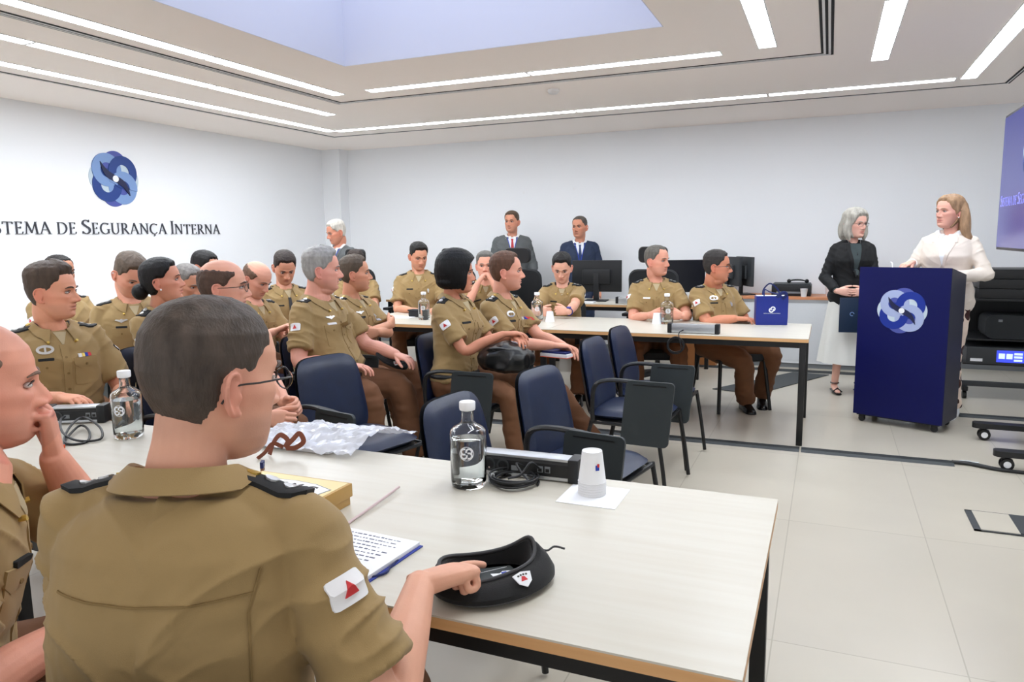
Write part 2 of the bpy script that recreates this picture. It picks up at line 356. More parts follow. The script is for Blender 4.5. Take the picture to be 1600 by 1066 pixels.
# stroke font: (x, y) paths with widths; unit cap height
TH, TN = .092, .034
def sf(x, y, l=.13): return [((x - l / 2, y), (x + l / 2, y), TN)]
def arc(cx, cy, rx, ry, a0, a1, n=10): return [(cx + rx * math.cos(math.radians(a0 + (a1 - a0) * i / n)), cy + ry * math.sin(math.radians(a0 + (a1 - a0) * i / n))) for i in range(n + 1)]
def pl(P, w): return [(P[i], P[i + 1], w[i] if isinstance(w, list) else w) for i in range(len(P) - 1)]
def wv(n, a=TN, b=TH): return [a + (b - a) * math.sin(PI * (i + .5) / n) for i in range(n)]
sS = arc(.27, .76, .2, .2, 20, 90) + arc(.27, .76, .2, .2, 90, 200)[1:] + [(.27, .53)] + arc(.27, .25, .23, .24, 40, -90) + arc(.27, .25, .23, .24, -90, -160)[1:]
LET = {
 'I': (.24, [((.12, 0), (.12, 1), TH)] + sf(.12, 0, .22) + sf(.12, 1, .22)),
 'S': (.56, pl(sS, [.05 + .07 * math.exp(-((i - len(sS) / 2) / 8) ** 2) for i in range(len(sS) - 1)]) + [((.46, .82), (.47, .98), TN), ((.05, .17), (.04, .02), TN)]),
 'T': (.74, [((.37, 0), (.37, .98), TH), ((.04, .98), (.70, .98), TN), ((.05, .98), (.03, .80), TN), ((.69, .98), (.71, .80), TN)] + sf(.37, 0, .24)),
 'E': (.60, [((.14, 0), (.14, 1), TH), ((.04, 1), (.50, 1), TN), ((.04, 0), (.54, 0), TN), ((.14, .52), (.42, .52), TN), ((.50, 1), (.50, .84), TN), ((.54, 0), (.57, .17), TN), ((.42, .44), (.42, .60), TN)]),
 'M': (1.0, [((.10, 0), (.18, 1), TN), ((.18, 1), (.50, .08), TH), ((.50, .08), (.80, 1), TN), ((.80, 1), (.90, 0), TH)] + sf(.10, 0, .2) + sf(.90, 0, .24) + sf(.14, 1, .14) + sf(.84, 1, .14)),
 'A': (.82, [((.08, 0), (.40, 1.02), TN), ((.40, 1.02), (.74, 0), TH), ((.19, .36), (.60, .36), TN)] + sf(.08, 0, .2) + sf(.74, 0, .24)),
 'D': (.84, [((.14, 0), (.14, 1), TH), ((.04, 1), (.34, 1), TN), ((.04, 0), (.34, 0), TN)] + pl(arc(.34, .5, .42, .5, 90, -90, 14), wv(14))),
 'G': (.84, pl(arc(.44, .5, .38, .5, 45, 320, 20), wv(20)) + [((.74, .06), (.74, .42), TH), ((.70, .84), (.72, .98), TN)] + sf(.74, .42, .24)),
 'U': (.82, [((.15, 1), (.15, .32), TH), ((.68, 1), (.68, .32), TN)] + pl(arc(.415, .32, .265, .33, 180, 360, 12), [TH - .05 * i / 12 for i in range(12)]) + sf(.15, 1, .24) + sf(.68, 1, .2)),
 'R': (.74, [((.14, 0), (.14, 1), TH), ((.04, 1), (.30, 1), TN), ((.14, .5), (.30, .5), TN), ((.32, .5), (.68, 0), TH)] + pl(arc(.30, .75, .22, .25, 90, -90, 10), wv(10)) + sf(.14, 0, .24) + sf(.70, 0, .14)),
 'N': (.88, [((.14, 0), (.14, 1), TN), ((.14, 1), (.74, 0), TH), ((.74, 0), (.74, 1), TN)] + sf(.14, 0, .2) + sf(.74, 1, .2) + sf(.10, 1, .14)),
 'C': (.78, pl(arc(.44, .5, .38, .5, 45, 315, 20), wv(20)) + [((.70, .84), (.72, .98), TN)])}
LET['Ç'] = (.78, LET['C'][1] + [((.44, 0), (.50, -.12), TN), ((.50, -.12), (.40, -.24), TN)])
def letter(ch, s, x, dep):
    L = []
    for i, (a, b, wd) in enumerate(LET[ch][1]):
        a = np.array(a, float); b = np.array(b, float); d = nrm(b - a); n = np.array((-d[1], d[0])) * wd / 2; e = d * wd * .18
        L.append(prism([tuple((a - e - n) * s + (x, 0)), tuple((b + e - n) * s + (x, 0)), tuple((b + e + n) * s + (x, 0)), tuple((a - e + n) * s + (x, 0))], dep + i * 1e-5))
    return join(*L)
def lettering(words, big, small, total, O, u, v, m, parent, dep=.012):
    x = 0; items = []
    for wd, first in words:
        for i, ch in enumerate(wd):
            s = big if (i == 0 and first) else small; items.append((ch, s, x)); x += LET[ch][0] * s + .10 * small
        x += .36 * small
    k = total / (x - .36 * small)
    for ch, s, xx in items:
        V, F = letter(ch, s, 0, dep); V = V * np.array([k, 1, 1]) + np.array([xx * k, 0, 0]); obj('letter', (place(V, O, u, v), F), m, parent, smooth=False)
LT0 = None
t = thing('wall_lettering', 'dark raised serif lettering SISTEMA DE SEGURANÇA INTERNA on the left wall', 'lettering', (XL + .001, 3.98, 1.523))
lettering([('SISTEMA', 1), ('DE', 0), ('SEGURANÇA', 1), ('INTERNA', 1)], .135, .105, 2.74, (0, 0, 0), (0, 1, 0), (0, 0, 1), M['letter'], t)

# ================================================================ TABLES
def table(x0, x1, y0, y1, label, group=None, z=.735):
    t = thing('meeting_table', label, 'table', ((x0 + x1) / 2, (y0 + y1) / 2, 0), 0, group); a = (x1 - x0) / 2 - .0015; b = (y1 - y0) / 2
    top = obj('tabletop', box(-a, a, -b, b, z - .004, z), M['maple'], t, smooth=False)
    obj('edge_band', join(box(-a, a, -b, b, z - .026, z - .004)), M['edge'], t, smooth=False)
    obj('rail', join(box(-a + .02, a - .02, -b + .02, -b + .045, z - .066, z - .026), box(-a + .02, a - .02, b - .045, b - .02, z - .066, z - .026), box(-a + .02, -a + .045, -b + .045, b - .045, z - .066, z - .026), box(a - .045, a - .02, -b + .045, b - .045, z - .066, z - .026)), M['blackm'], t, smooth=False)
    for sx in (-1, 1):
        for sy in (-1, 1): obj('leg', box(*sorted((sx * (a - .015), sx * (a - .055))), *sorted((sy * (b - .015), sy * (b - .055))), 0, z - .026, .003), M['blackm'], t)
    return t
table(-1.925, -.095, 1.115, 1.975, 'light wooden meeting table in the foreground, with bottle, gold box and beret on it')
table(-3.76, -1.925, 1.115, 1.975, 'light wooden table continuing the foreground table to the left')
table(-1.95, -.10, 5.21, 6.12, 'right half of the long far table, carrying the blue gift bag')
table(-3.80, -1.95, 5.21, 6.12, 'left half of the long far table, behind the woman with the black bob')
# back desk along the wall with monitors
table(-2.9, -1.13, 7.35, 8.05, 'desk behind the far table carrying the computer monitors', z=.735)
table(-4.75, -2.9, 7.35, 8.05, 'desk behind the men standing and the office chairs', z=.735)

# ================================================================ EMPTY MEETING CHAIRS
def chair_proto(label, tablet=True):
    t = thing('conference_chair', label, 'chair')     # faces +x, seat centre at origin
    # backrest: padded rounded slab, slightly reclined
    def pad(w0, w1, h, th, cx, cz, tilt, puff, flip=False, zoff=0):
        nu, nv = 15, 15; front = []; back = []
        for i in range(nv):
            for j in range(nu):
                a = -1 + 2 * j / (nu - 1); b = -1 + 2 * i / (nv - 1)
                # squircle mapping of the square to a rounded rectangle
                r = max(abs(a), abs(b)); q = (abs(a) ** 5 + abs(b) ** 5) ** (1 / 5) + 1e-9; k = r / q if r > 0 else 1
                A, B = a * k, b * k; w = w0 + (w1 - w0) * (B + 1) / 2; edge = (1 - r ** 6); dome = (1 - .5 * (A * A + B * B))
                front.append((A * w / 2, B * h / 2, th / 2 * max(.0, edge) ** .5 + puff * dome * .5)); back.append((A * w / 2 * .985, B * h / 2 * .985, -th / 2 * max(0, edge) ** .5))
        F = []
        for i in range(nv - 1):
            for j in range(nu - 1):
                k = i * nu + j; F += [(k, k + 1, k + nu + 1, k + nu), (k + nu * nv, k + nu * nv + nu, k + nu * nv + nu + 1, k + nu * nv + 1)]
        rim = [j for j in range(nu)] + [i * nu + nu - 1 for i in range(1, nv)] + [(nv - 1) * nu + j for j in range(nu - 2, -1, -1)] + [i * nu for i in range(nv - 2, 0, -1)]
        n = nu * nv
        for a, b in zip(rim, rim[1:] + rim[:1]): F.append((a, n + a, n + b, b))
        return np.array(front + back), F
    V, F = pad(.43, .385, .43, .045, 0, 0, 0, .03)
    # curve backrest so that it wraps, local (w,h,depth) -> world
    def to_back(V, off=0):
        w, h, d = V[:, 0], V[:, 1], V[:, 2] + off; d = d + .55 * w * w; til = math.radians(11)
        return np.column_stack([-.215 + d * math.cos(til) - (h + .215) * math.sin(til) + .02, -w, .627 + h * math.cos(til) + d * math.sin(til)])
    obj('backrest', (to_back(V), F), M['leather'], t)
    V2 = V.copy(); V2[:, :2] *= 1.015; V2[:, 2] = np.where(V2[:, 2] > 0, .0, V2[:, 2] * 1.0)
    obj('back_shell', (to_back(V2, -.012), F), M['black'], t)
    V, F = pad(.46, .44, .44, .06, 0, 0, 0, .02); obj('seat', (np.column_stack([V[:, 1], -V[:, 0], V[:, 2] + .435]), F), M['leather'], t)
    V3 = V * np.array([.96, .96, .5]); obj('seat_shell', (np.column_stack([V3[:, 1], -V3[:, 0], V3[:, 2] + .405]), F), M['black'], t)
    for s in (-1, 1):
        obj('leg', tube(smooth_path([(.20, s * .235, .41), (.235, s * .24, .2), (.26, s * .245, .012)], 4), .0115), M['blackm'], t)
        obj('leg', tube(smooth_path([(-.17, s * .235, .41), (-.22, s * .24, .2), (-.26, s * .245, .012)], 4), .0115), M['blackm'], t)
    for s in (-1, 1): obj('back_bracket', tube(smooth_path([(-.12, s * .1, .40), (-.22, s * .1, .41), (-.25, s * .1, .5), (-.262, s * .1, .6)], 5), .011), M['blackm'], t)
    obj('crossbar', join(tube([(.20, -.235, .4), (.20, .235, .4)], .011), tube([(-.17, -.235, .4), (-.17, .235, .4)], .011), tube([(-.17, -.235, .4), (.2, -.235, .4)], .009), tube([(-.17, .235, .4), (.2, .235, .4)], .009)), M['blackm'], t)
    arm = smooth_path([(-.16, -.245, .41), (-.15, -.275, .52), (-.13, -.285, .62), (-.05, -.285, .655), (.10, -.285, .655), (.22, -.285, .64)], 6)
    obj('armrest', join(tube(arm[:15], .013), tube(arm[13:], .02, flat=.6)), M['black'], t)
    if tablet:
        tb = prism(rrect(.26, .35, .025), .014, (.17, -.305, .495), (math.cos(.0), -math.sin(.0), 0), (.10, 0, .995))
        tb2 = obj('writing_tablet', tb, M['tablet'], t)
        obj('tablet_groove', prism(rrect(.18, .005, .002), .002, (.185, -.3195, .648), (1, 0, 0), (0, 0, 1)), M['blackm'], tb2)
        obj('tablet_hinge', join(box(.07, .12, -.315, -.27, .60, .64, .005)), M['black'], t)
    return t
# ================================================================ PEOPLE
UNI = (154, 128, 84)
M['shirt'] = mat('khaki_uniform_cloth', UNI, .85, sheen=.1, bump=.25, bscale=900, var=.05, vscale=5)
M['shirt_seam'] = mat('khaki_seam', (128, 104, 64), .9)
M['trouser'] = mat('brown_trouser_cloth', (112, 74, 48), .85, bump=.2, bscale=800, var=.06, vscale=6)
M['shoe'] = mat('black_shoe_leather', (16, 15, 15), .25)
M['epaul'] = mat('black_epaulette', (20, 21, 22), .75)
M['greysuit'] = mat('grey_suit_cloth', (92, 95, 96), .85, bump=.15, bscale=800)
M['navysuit'] = mat('navy_suit_cloth', (38, 50, 76), .8, bump=.15, bscale=800)
M['blacksuit'] = mat('black_blazer_cloth', (20, 21, 23), .8, bump=.15, bscale=800)
M['cream'] = mat('cream_blazer_cloth', (224, 212, 200), .75, bump=.1, bscale=800)
M['whitecloth'] = mat('white_cloth', (228, 230, 232), .8, bump=.1, bscale=500)
M['offwhite'] = mat('offwhite_skirt_cloth', (226, 226, 220), .85, bump=.2, bscale=300)
M['greytop'] = mat('dark_grey_knit', (62, 72, 74), .9)
M['tshirt'] = mat('pale_undershirt', (176, 160, 128), .9)
M['lan'] = mat('blue_lanyard', (36, 66, 170), .6)
M['bluetie'] = mat('navy_tie', (34, 52, 96), .5)
M['eye'] = mat('eye_white', (196, 188, 184), .25)
M['iris'] = mat('dark_iris', (48, 34, 26), .2)
M['specs'] = mat('dark_spectacle_frame', (34, 30, 30), .35)
M['lens'] = mat('spectacle_lens', (250, 250, 250), .02, trans=1, ior=1.05)
M['patchw'] = mat('white_patch_cloth', (232, 232, 234), .8)
M['ribbonc'] = mat('medal_ribbon', (60, 70, 140), .6)
M['print'] = None
SKIN = {}
def skin_mat(rgb):
    if rgb not in SKIN: 
        m = mat('skin_%d' % len(SKIN), rgb, .5, spec=.4, bump=.12, bscale=420, var=.05, vscale=16, tint=True)
        b = m.node_tree.nodes['Principled BSDF']; b.inputs['Subsurface Weight'].default_value = .05; b.inputs['Subsurface Radius'].default_value = (.012, .005, .003); b.inputs['Subsurface Scale'].default_value = .2
        SKIN[rgb] = m
    return SKIN[rgb]
HAIR = {}
def hair_mat(rgb, var=.25):
    if rgb not in HAIR: HAIR[rgb] = mat('hair_%d' % len(HAIR), rgb, .55, spec=.35, bump=.9, bscale=260, var=var, vscale=45, stretch=(1, 1, .35))
    return HAIR[rgb]

def remesh(vf, voxel, sm=2, fac=.5):
    me = bpy.data.meshes.new('t'); me.from_pydata(np.asarray(vf[0]).tolist(), [], [tuple(f) for f in vf[1]]); fix(me)
    o = bpy.data.objects.new('t', me); C.objects.link(o)
    r = o.modifiers.new('r', 'REMESH'); r.mode = 'VOXEL'; r.voxel_size = voxel; r.adaptivity = 0
    if sm: s = o.modifiers.new('s', 'SMOOTH'); s.factor = fac; s.iterations = sm
    dg = bpy.context.evaluated_depsgraph_get(); ev = o.evaluated_get(dg); m2 = ev.to_mesh()
    n = len(m2.vertices); V = np.empty(n * 3, np.float32); m2.vertices.foreach_get('co', V); V = V.reshape(-1, 3).astype(float)
    L = np.empty(len(m2.loops), np.int32); m2.loops.foreach_get('vertex_index', L)
    st = np.empty(len(m2.polygons), np.int32); m2.polygons.foreach_get('loop_start', st); ct = np.empty(len(m2.polygons), np.int32); m2.polygons.foreach_get('loop_total', ct)
    F = [tuple(L[a:a + c].tolist()) for a, c in zip(st, ct)]
    ev.to_mesh_clear(); bpy.data.objects.remove(o); bpy.data.meshes.remove(me); return V, F
def nrm_rows(v): return v / (np.linalg.norm(v, axis=1)[:, None] + 1e-9)
def vnormals(V, F):
    N = np.zeros_like(V); A = np.array([f[:4] if len(f) >= 4 else (f[0], f[1], f[2], f[2]) for f in F])
    n = np.cross(V[A[:, 2]] - V[A[:, 0]], V[A[:, 3]] - V[A[:, 1]])
    n[A[:, 2] == A[:, 3]] = np.cross(V[A[:, 1]] - V[A[:, 0]], V[A[:, 2]] - V[A[:, 0]])[A[:, 2] == A[:, 3]]
    for k in range(4): np.add.at(N, A[:, k], n)
    return N / (np.linalg.norm(N, axis=1)[:, None] + 1e-12)
# vectorised value noise
_rs = np.random.RandomState(3); _T = _rs.rand(64, 64, 64)
def vnoise(P):
    P = np.asarray(P, float); i = np.floor(P).astype(int); f = P - i; f = f * f * (3 - 2 * f); out = 0
    for dx in (0, 1):
        for dy in (0, 1):
            for dz in (0, 1):
                w = (f[:, 0] if dx else 1 - f[:, 0]) * (f[:, 1] if dy else 1 - f[:, 1]) * (f[:, 2] if dz else 1 - f[:, 2])
                out = out + w * _T[(i[:, 0] + dx) % 64, (i[:, 1] + dy) % 64, (i[:, 2] + dz) % 64]
    return out * 2 - 1
def sstep(a, b, x):
    t = np.clip((np.asarray(x, float) - a) / (b - a), 0, 1); return t * t * (3 - 2 * t)

# ---- head: rings over z with profile tables, plus facial relief
HZ = np.array([-.118, -.1165, -.110, -.098, -.080, -.060, -.040, -.018, .003, .022, .045, .070, .092, .107, .1155, .1195, .1205])
HF = np.array([.034, .056, .074, .083, .086, .089, .090, .091, .090, .095, .0945, .087, .070, .050, .030, .010, .0])
HB = np.array([.026, .012, -.002, -.016, -.034, -.055, -.072, -.085, -.093, -.0975, -.098, -.092, -.078, -.060, -.040, -.024, -.014])
HW = np.array([.004, .022, .036, .048, .058, .0645, .0685, .072, .0745, .0755, .0755, .0715, .060, .045, .028, .010, .003])
def head_grid(spec, nz=130, na=110):
    fat = spec.get('fat', 0); fem = spec.get('fem', False)
    zz = np.concatenate([np.linspace(-.118, .1195, nz - 2), [.1202, .1205]]); A = np.arange(na) * 2 * PI / na   # A=0 front(+y)
    V = np.zeros((len(zz), na, 3)); az = np.zeros((len(zz), na))
    for i, z in enumerate(zz):
        f, b, w = np.interp(z, HZ, HF), np.interp(z, HZ, HB), np.interp(z, HZ, HW)
        w *= 1 + fat * .12 * math.exp(-((z + .06) / .05) ** 2); 
        if fem: w *= 1 - .09 * math.exp(-((z + .075) / .04) ** 2)
        cy, hy = (f + b) / 2, (f - b) / 2; ca, sa = np.cos(A), np.sin(A); e = 2 / 2.25
        V[i, :, 0] = np.sign(sa) * np.abs(sa) ** e * w; V[i, :, 1] = cy + np.sign(ca) * np.abs(ca) ** e * hy; V[i, :, 2] = z; az[i] = np.degrees(np.minimum(A, 2 * PI - A))
    P = V.reshape(-1, 3); x, y, z = P[:, 0].copy(), P[:, 1].copy(), P[:, 2].copy(); az = az.ravel()
    fr = sstep(100, 40, az)
    G = lambda cx, cz, sx, sz: np.exp(-((x - cx) / sx) ** 2 - ((z - cz) / sz) ** 2)
    S = lambda cx, cz, sx, sz: np.exp(-((np.abs(x) - cx) / sx) ** 2 - ((z - cz) / sz) ** 2)
    nz_ = spec.get('nose', 1.0) * (.88 if fem else 1)
    nose = np.interp(z, [-.050, -.0455, -.041, -.033, -.022, -.008, .006, .016, .03], [0, .008, .024, .031, .027, .018, .0095, .0055, 0]) * nz_
    nw = np.interp(z, [-.044, -.034, -.02, .0, .02], [.0145, .0135, .0105, .0085, .012])
    d = nose * np.exp(-(x / nw) ** 2 * 1.1)
    d += .015 * S(.0160, -.0375, .0065, .0070) * nz_ - .005 * S(.023, -.036, .006, .012) - .006 * S(.0075, -.0445, .0035, .003)
    d += (.0025 if fem else .005) * S(.024, .021, .020, .008)                         # brow
    d -= .0120 * S(.031, .002, .0155, .011) + .004 * S(.013, .004, .006, .012)                                            # sockets
    d += .0038 * S(.031, .0095, .015, .0028) + .002 * S(.031, -.0075, .013, .003)     # lids
    d += .0068 * G(0, -.0575, .020, .0042) + .0078 * G(0, -.0705, .017, .0050) - .007 * G(0, -.0638, .023, .0020)
    d -= .004 * G(0, -.080, .016, .005); d += .0065 * G(0, -.098, .017, .012)          # chin
    d += .004 * S(.042, -.018, .016, .014) - .0025 * S(.032, -.052, .008, .014)
    d -= .002 * G(0, -.050, .004, .007)
    P[:, 1] += d * fr
    P[:, 0] += np.sign(x) * .0035 * np.exp(-((np.abs(x) - .062) / .02) ** 2 - ((z + .012) / .016) ** 2) * sstep(110, 60, az)
    P[:, 0] -= np.sign(x) * .004 * np.exp(-((z - .022) / .02) ** 2) * np.exp(-((az - 62) / 16) ** 2)   # temples
    m = na; F = grid_faces(len(zz), m); F.append(tuple(range(m - 1, -1, -1))); F.append(tuple(range((len(zz) - 1) * m, len(zz) * m)))
    return P, F, az
def ear(s):
    c = np.array((s * .0745, -.012, -.008)); out = s
    hel = [(0, .010, -.030), (.006, -.004, -.028), (.013, -.014, -.008), (.015, -.016, .012), (.010, -.008, .026), (.006, .006, .026), (.003, .011, .012)]
    P = [c + np.array((out * a, b, z)) for a, b, z in hel]
    L = [limb(P, [.0055, .0045, .0036, .0038, .0038, .0036, .003], 8, sub=4)]
    L.append(ellipsoid(c + np.array((out * .004, -.002, .000)), (.0055, .0150, .028), 12)); L.append(ellipsoid(c + np.array((out * .005, .004, -.025)), (.004, .006, .008), 10))
    L.append(ellipsoid(c + np.array((out * .006, .009, -.006)), (.004, .0035, .007), 8))
    return join(*L)
def hair_lumps(P, az, F, h):
    """closed shell around the scalp; below the hairline it dives under the skin"""
    t0, t1 = h.get('side', .004), h.get('top', .014); z = P[:, 2]
    line = np.interp(az, [0, 25, 42, 52, 66, 76, 84, 92, 100, 110, 135, 180], h.get('line', [.084, .086, .080, .052, .040, .016, .012, .024, .000, -.030, -.055, -.066]))
    soft = h.get('soft', .008)
    jit = vnoise(P * 150) * .004; mk = sstep(-soft, soft, z - line + jit)
    if 'crown' in h:        # bald top: keep only hair lower than this height, further back at the back
        cz = h['crown']; mk *= sstep(.012, -.012, z - np.interp(az, [0, 60, 120, 180], cz) + vnoise(P * 90) * .003)
    th = t0 + (t1 - t0) * sstep(.035, .095, z) ; 
    if 'front' in h: th = th + h['front'] * sstep(60, 15, az) * sstep(.055, .085, z)
    th = th + h.get('rough', .0015) * vnoise(P * np.array((120, 120, 60))) * sstep(.02, .07, z + .03)
    if 'vol' in h: th = th + h['vol'] * sstep(-.02, .03, z)
    c = np.array((0, 0, .0)); n = P - np.array((0, -.005, -.0)); n[:, 2] = np.where(P[:, 2] > .0, P[:, 2] * 1.0, P[:, 2] * .3); n /= np.linalg.norm(n, axis=1)[:, None] + 1e-9
    off = np.where(mk > .02, th * mk - .0045 * (1 - mk), -.0045)
    return P + n * off[:, None], F

# ---- hands
def hand(wr, fd, pn, right, curl=.35, spread=1.0, thumb=(.6, .3), curls=None, s=1.0, idx=None):
    fd = nrm(fd); pn = nrm(np.asarray(pn, float) - fd * np.dot(pn, fd)); tv = np.cross(fd, pn) * (1 if right else -1)
    wr = np.asarray(wr, float); L = []
    rows = []
    for k, (d, w, t) in enumerate([(-.02, .026, .021), (.0, .028, .020), (.025, .034, .0185), (.055, .040, .017), (.080, .042, .0145), (.093, .040, .011)]):
        A = np.arange(16) * 2 * PI / 16; e = .75
        rows.append(wr + fd * d * s + tv * .003 + s * ((np.sign(np.cos(A)) * np.abs(np.cos(A)) ** e)[:, None] * tv * w + (np.sign(np.sin(A)) * np.abs(np.sin(A)) ** e)[:, None] * pn * t))
    L.append(rings(rows))
    cs = curls or [curl * .9, curl, curl * 1.1, curl * 1.2]
    for k, (o, b, ln, r) in enumerate([(.030, .088, .072, .0088), (.0105, .092, .080, .009), (-.0095, .089, .074, .0086), (-.029, .080, .058, .0076)]):
        p = wr + fd * (b - .012) * s + tv * o * s; a = 0; pts = [p, p + fd * .014 * s]; rr = [r, r]
        side = (1.5 - k) * .06 * spread; d0 = nrm(fd + tv * side)
        for j, seg in enumerate((.42, .32, .26)):
            a += cs[k] * (1.0 if j == 0 else 1.15); d = nrm(d0 * math.cos(a) + pn * math.sin(a)); pts.append(pts[-1] + d * ln * seg * s); rr.append(r * (.98, .9, .8)[j])
        L.append(limb(pts, np.array(rr) * s, 10, sub=3))
    ta, tc = thumb
    p0 = wr + (fd * .018 + tv * .022 + pn * .006) * s; d1 = nrm(fd * math.cos(ta) + tv * math.sin(ta) + pn * .35); d2 = nrm(d1 + (fd - tv * .35) * tc); 
    L.append(limb([p0, p0 + d1 * .042 * s, p0 + d1 * .042 * s + d2 * .034 * s, p0 + d1 * .042 * s + nrm(d2 + fd * .2 + pn * .1) * .062 * s], np.array([.0155, .0125, .0105, .0085]) * s, 10, sub=3))
    return join(*L)
def ik(a, t, l1, l2, pole):
    a = np.asarray(a, float); t = np.asarray(t, float); v = t - a; d = min(np.linalg.norm(v), (l1 + l2) * .995); u = nrm(v)
    x = (l1 * l1 - l2 * l2 + d * d) / (2 * d); h = math.sqrt(max(0, l1 * l1 - x * x)); p = np.asarray(pole, float); p = nrm(p - u * np.dot(p, u))
    return a + u * x + p * h, a + u * d

def decal(name, bvh, pos, n, up, poly, m, th, parent, inv, step=.02, lift=.0012, reach=.16, pieces=False):
    """a thin panel that follows the cloth: outline poly (metres) projected along -n"""
    n = nrm(n); up = np.asarray(up, float); v = nrm(up - n * np.dot(up, n)); u = np.cross(v, n)
    pts = [Vector(p) for p in poly]; k = len(pts); xs = [p[0] for p in poly]; ys = [p[1] for p in poly]
    edges = []; bnd = []
    for i in range(k):
        a, b = pts[i], pts[(i + 1) % k]; q = max(1, int((b - a).length / step))
        for j in range(q): bnd.append(a + (b - a) * j / q)
    kk = len(bnd); edges = [(i, (i + 1) % kk) for i in range(kk)]; P = list(bnd)
    x = min(xs) + step / 2
    def inside(px, py):
        c = False
        for i in range(k):
            (x1, y1), (x2, y2) = poly[i], poly[(i + 1) % k]
            if (y1 > py) != (y2 > py) and px < (x2 - x1) * (py - y1) / (y2 - y1) + x1: c = not c
        return c
    while x < max(xs):
        y = min(ys) + step / 2
        while y < max(ys):
            if inside(x, y) and min((b - Vector((x, y))).length for b in bnd) > step * .4: P.append(Vector((x, y)))
            y += step
        x += step
    r = delaunay_2d_cdt(P, edges, [], 1, 1e-6); vs, fs = r[0], r[2]
    top = []; bot = []; hits = []
    for q in vs:
        o = np.asarray(pos) + u * q[0] + v * q[1] + n * reach; h = bvh.ray_cast(Vector(o), Vector(-n), reach * 2)
        hits.append(np.array(h[0]) if h[0] is not None else None)
    ok = [h for h in hits if h is not None]
    if not ok: return None
    dm = np.median([np.dot(h, n) for h in ok])
    for q, h in zip(vs, hits):
        if h is None or abs(np.dot(h, n) - dm) > .05:
            h = np.asarray(pos) + u * q[0] + v * q[1]; h = h + n * (dm - np.dot(h, n))
        top.append(h + n * (lift + th)); bot.append(h + n * (lift * .5 - .001))
    nv = len(vs); F = [tuple(f) for f in fs] + [tuple(reversed([i + nv for i in f])) for f in fs]
    from collections import Counter
    ec = {}
    for f in fs:
        for a, b in zip(f, f[1:] + f[:1]): ec[(a, b)] = 1
    for (a, b) in list(ec):
        if (b, a) not in ec: F.append((b, a, a + nv, b + nv))
    V = np.array(top + bot); V = (V - inv[0]) @ inv[1]
    if pieces: return V, F
    return obj(name, (V, F), m, parent, smooth=True, angle=30)

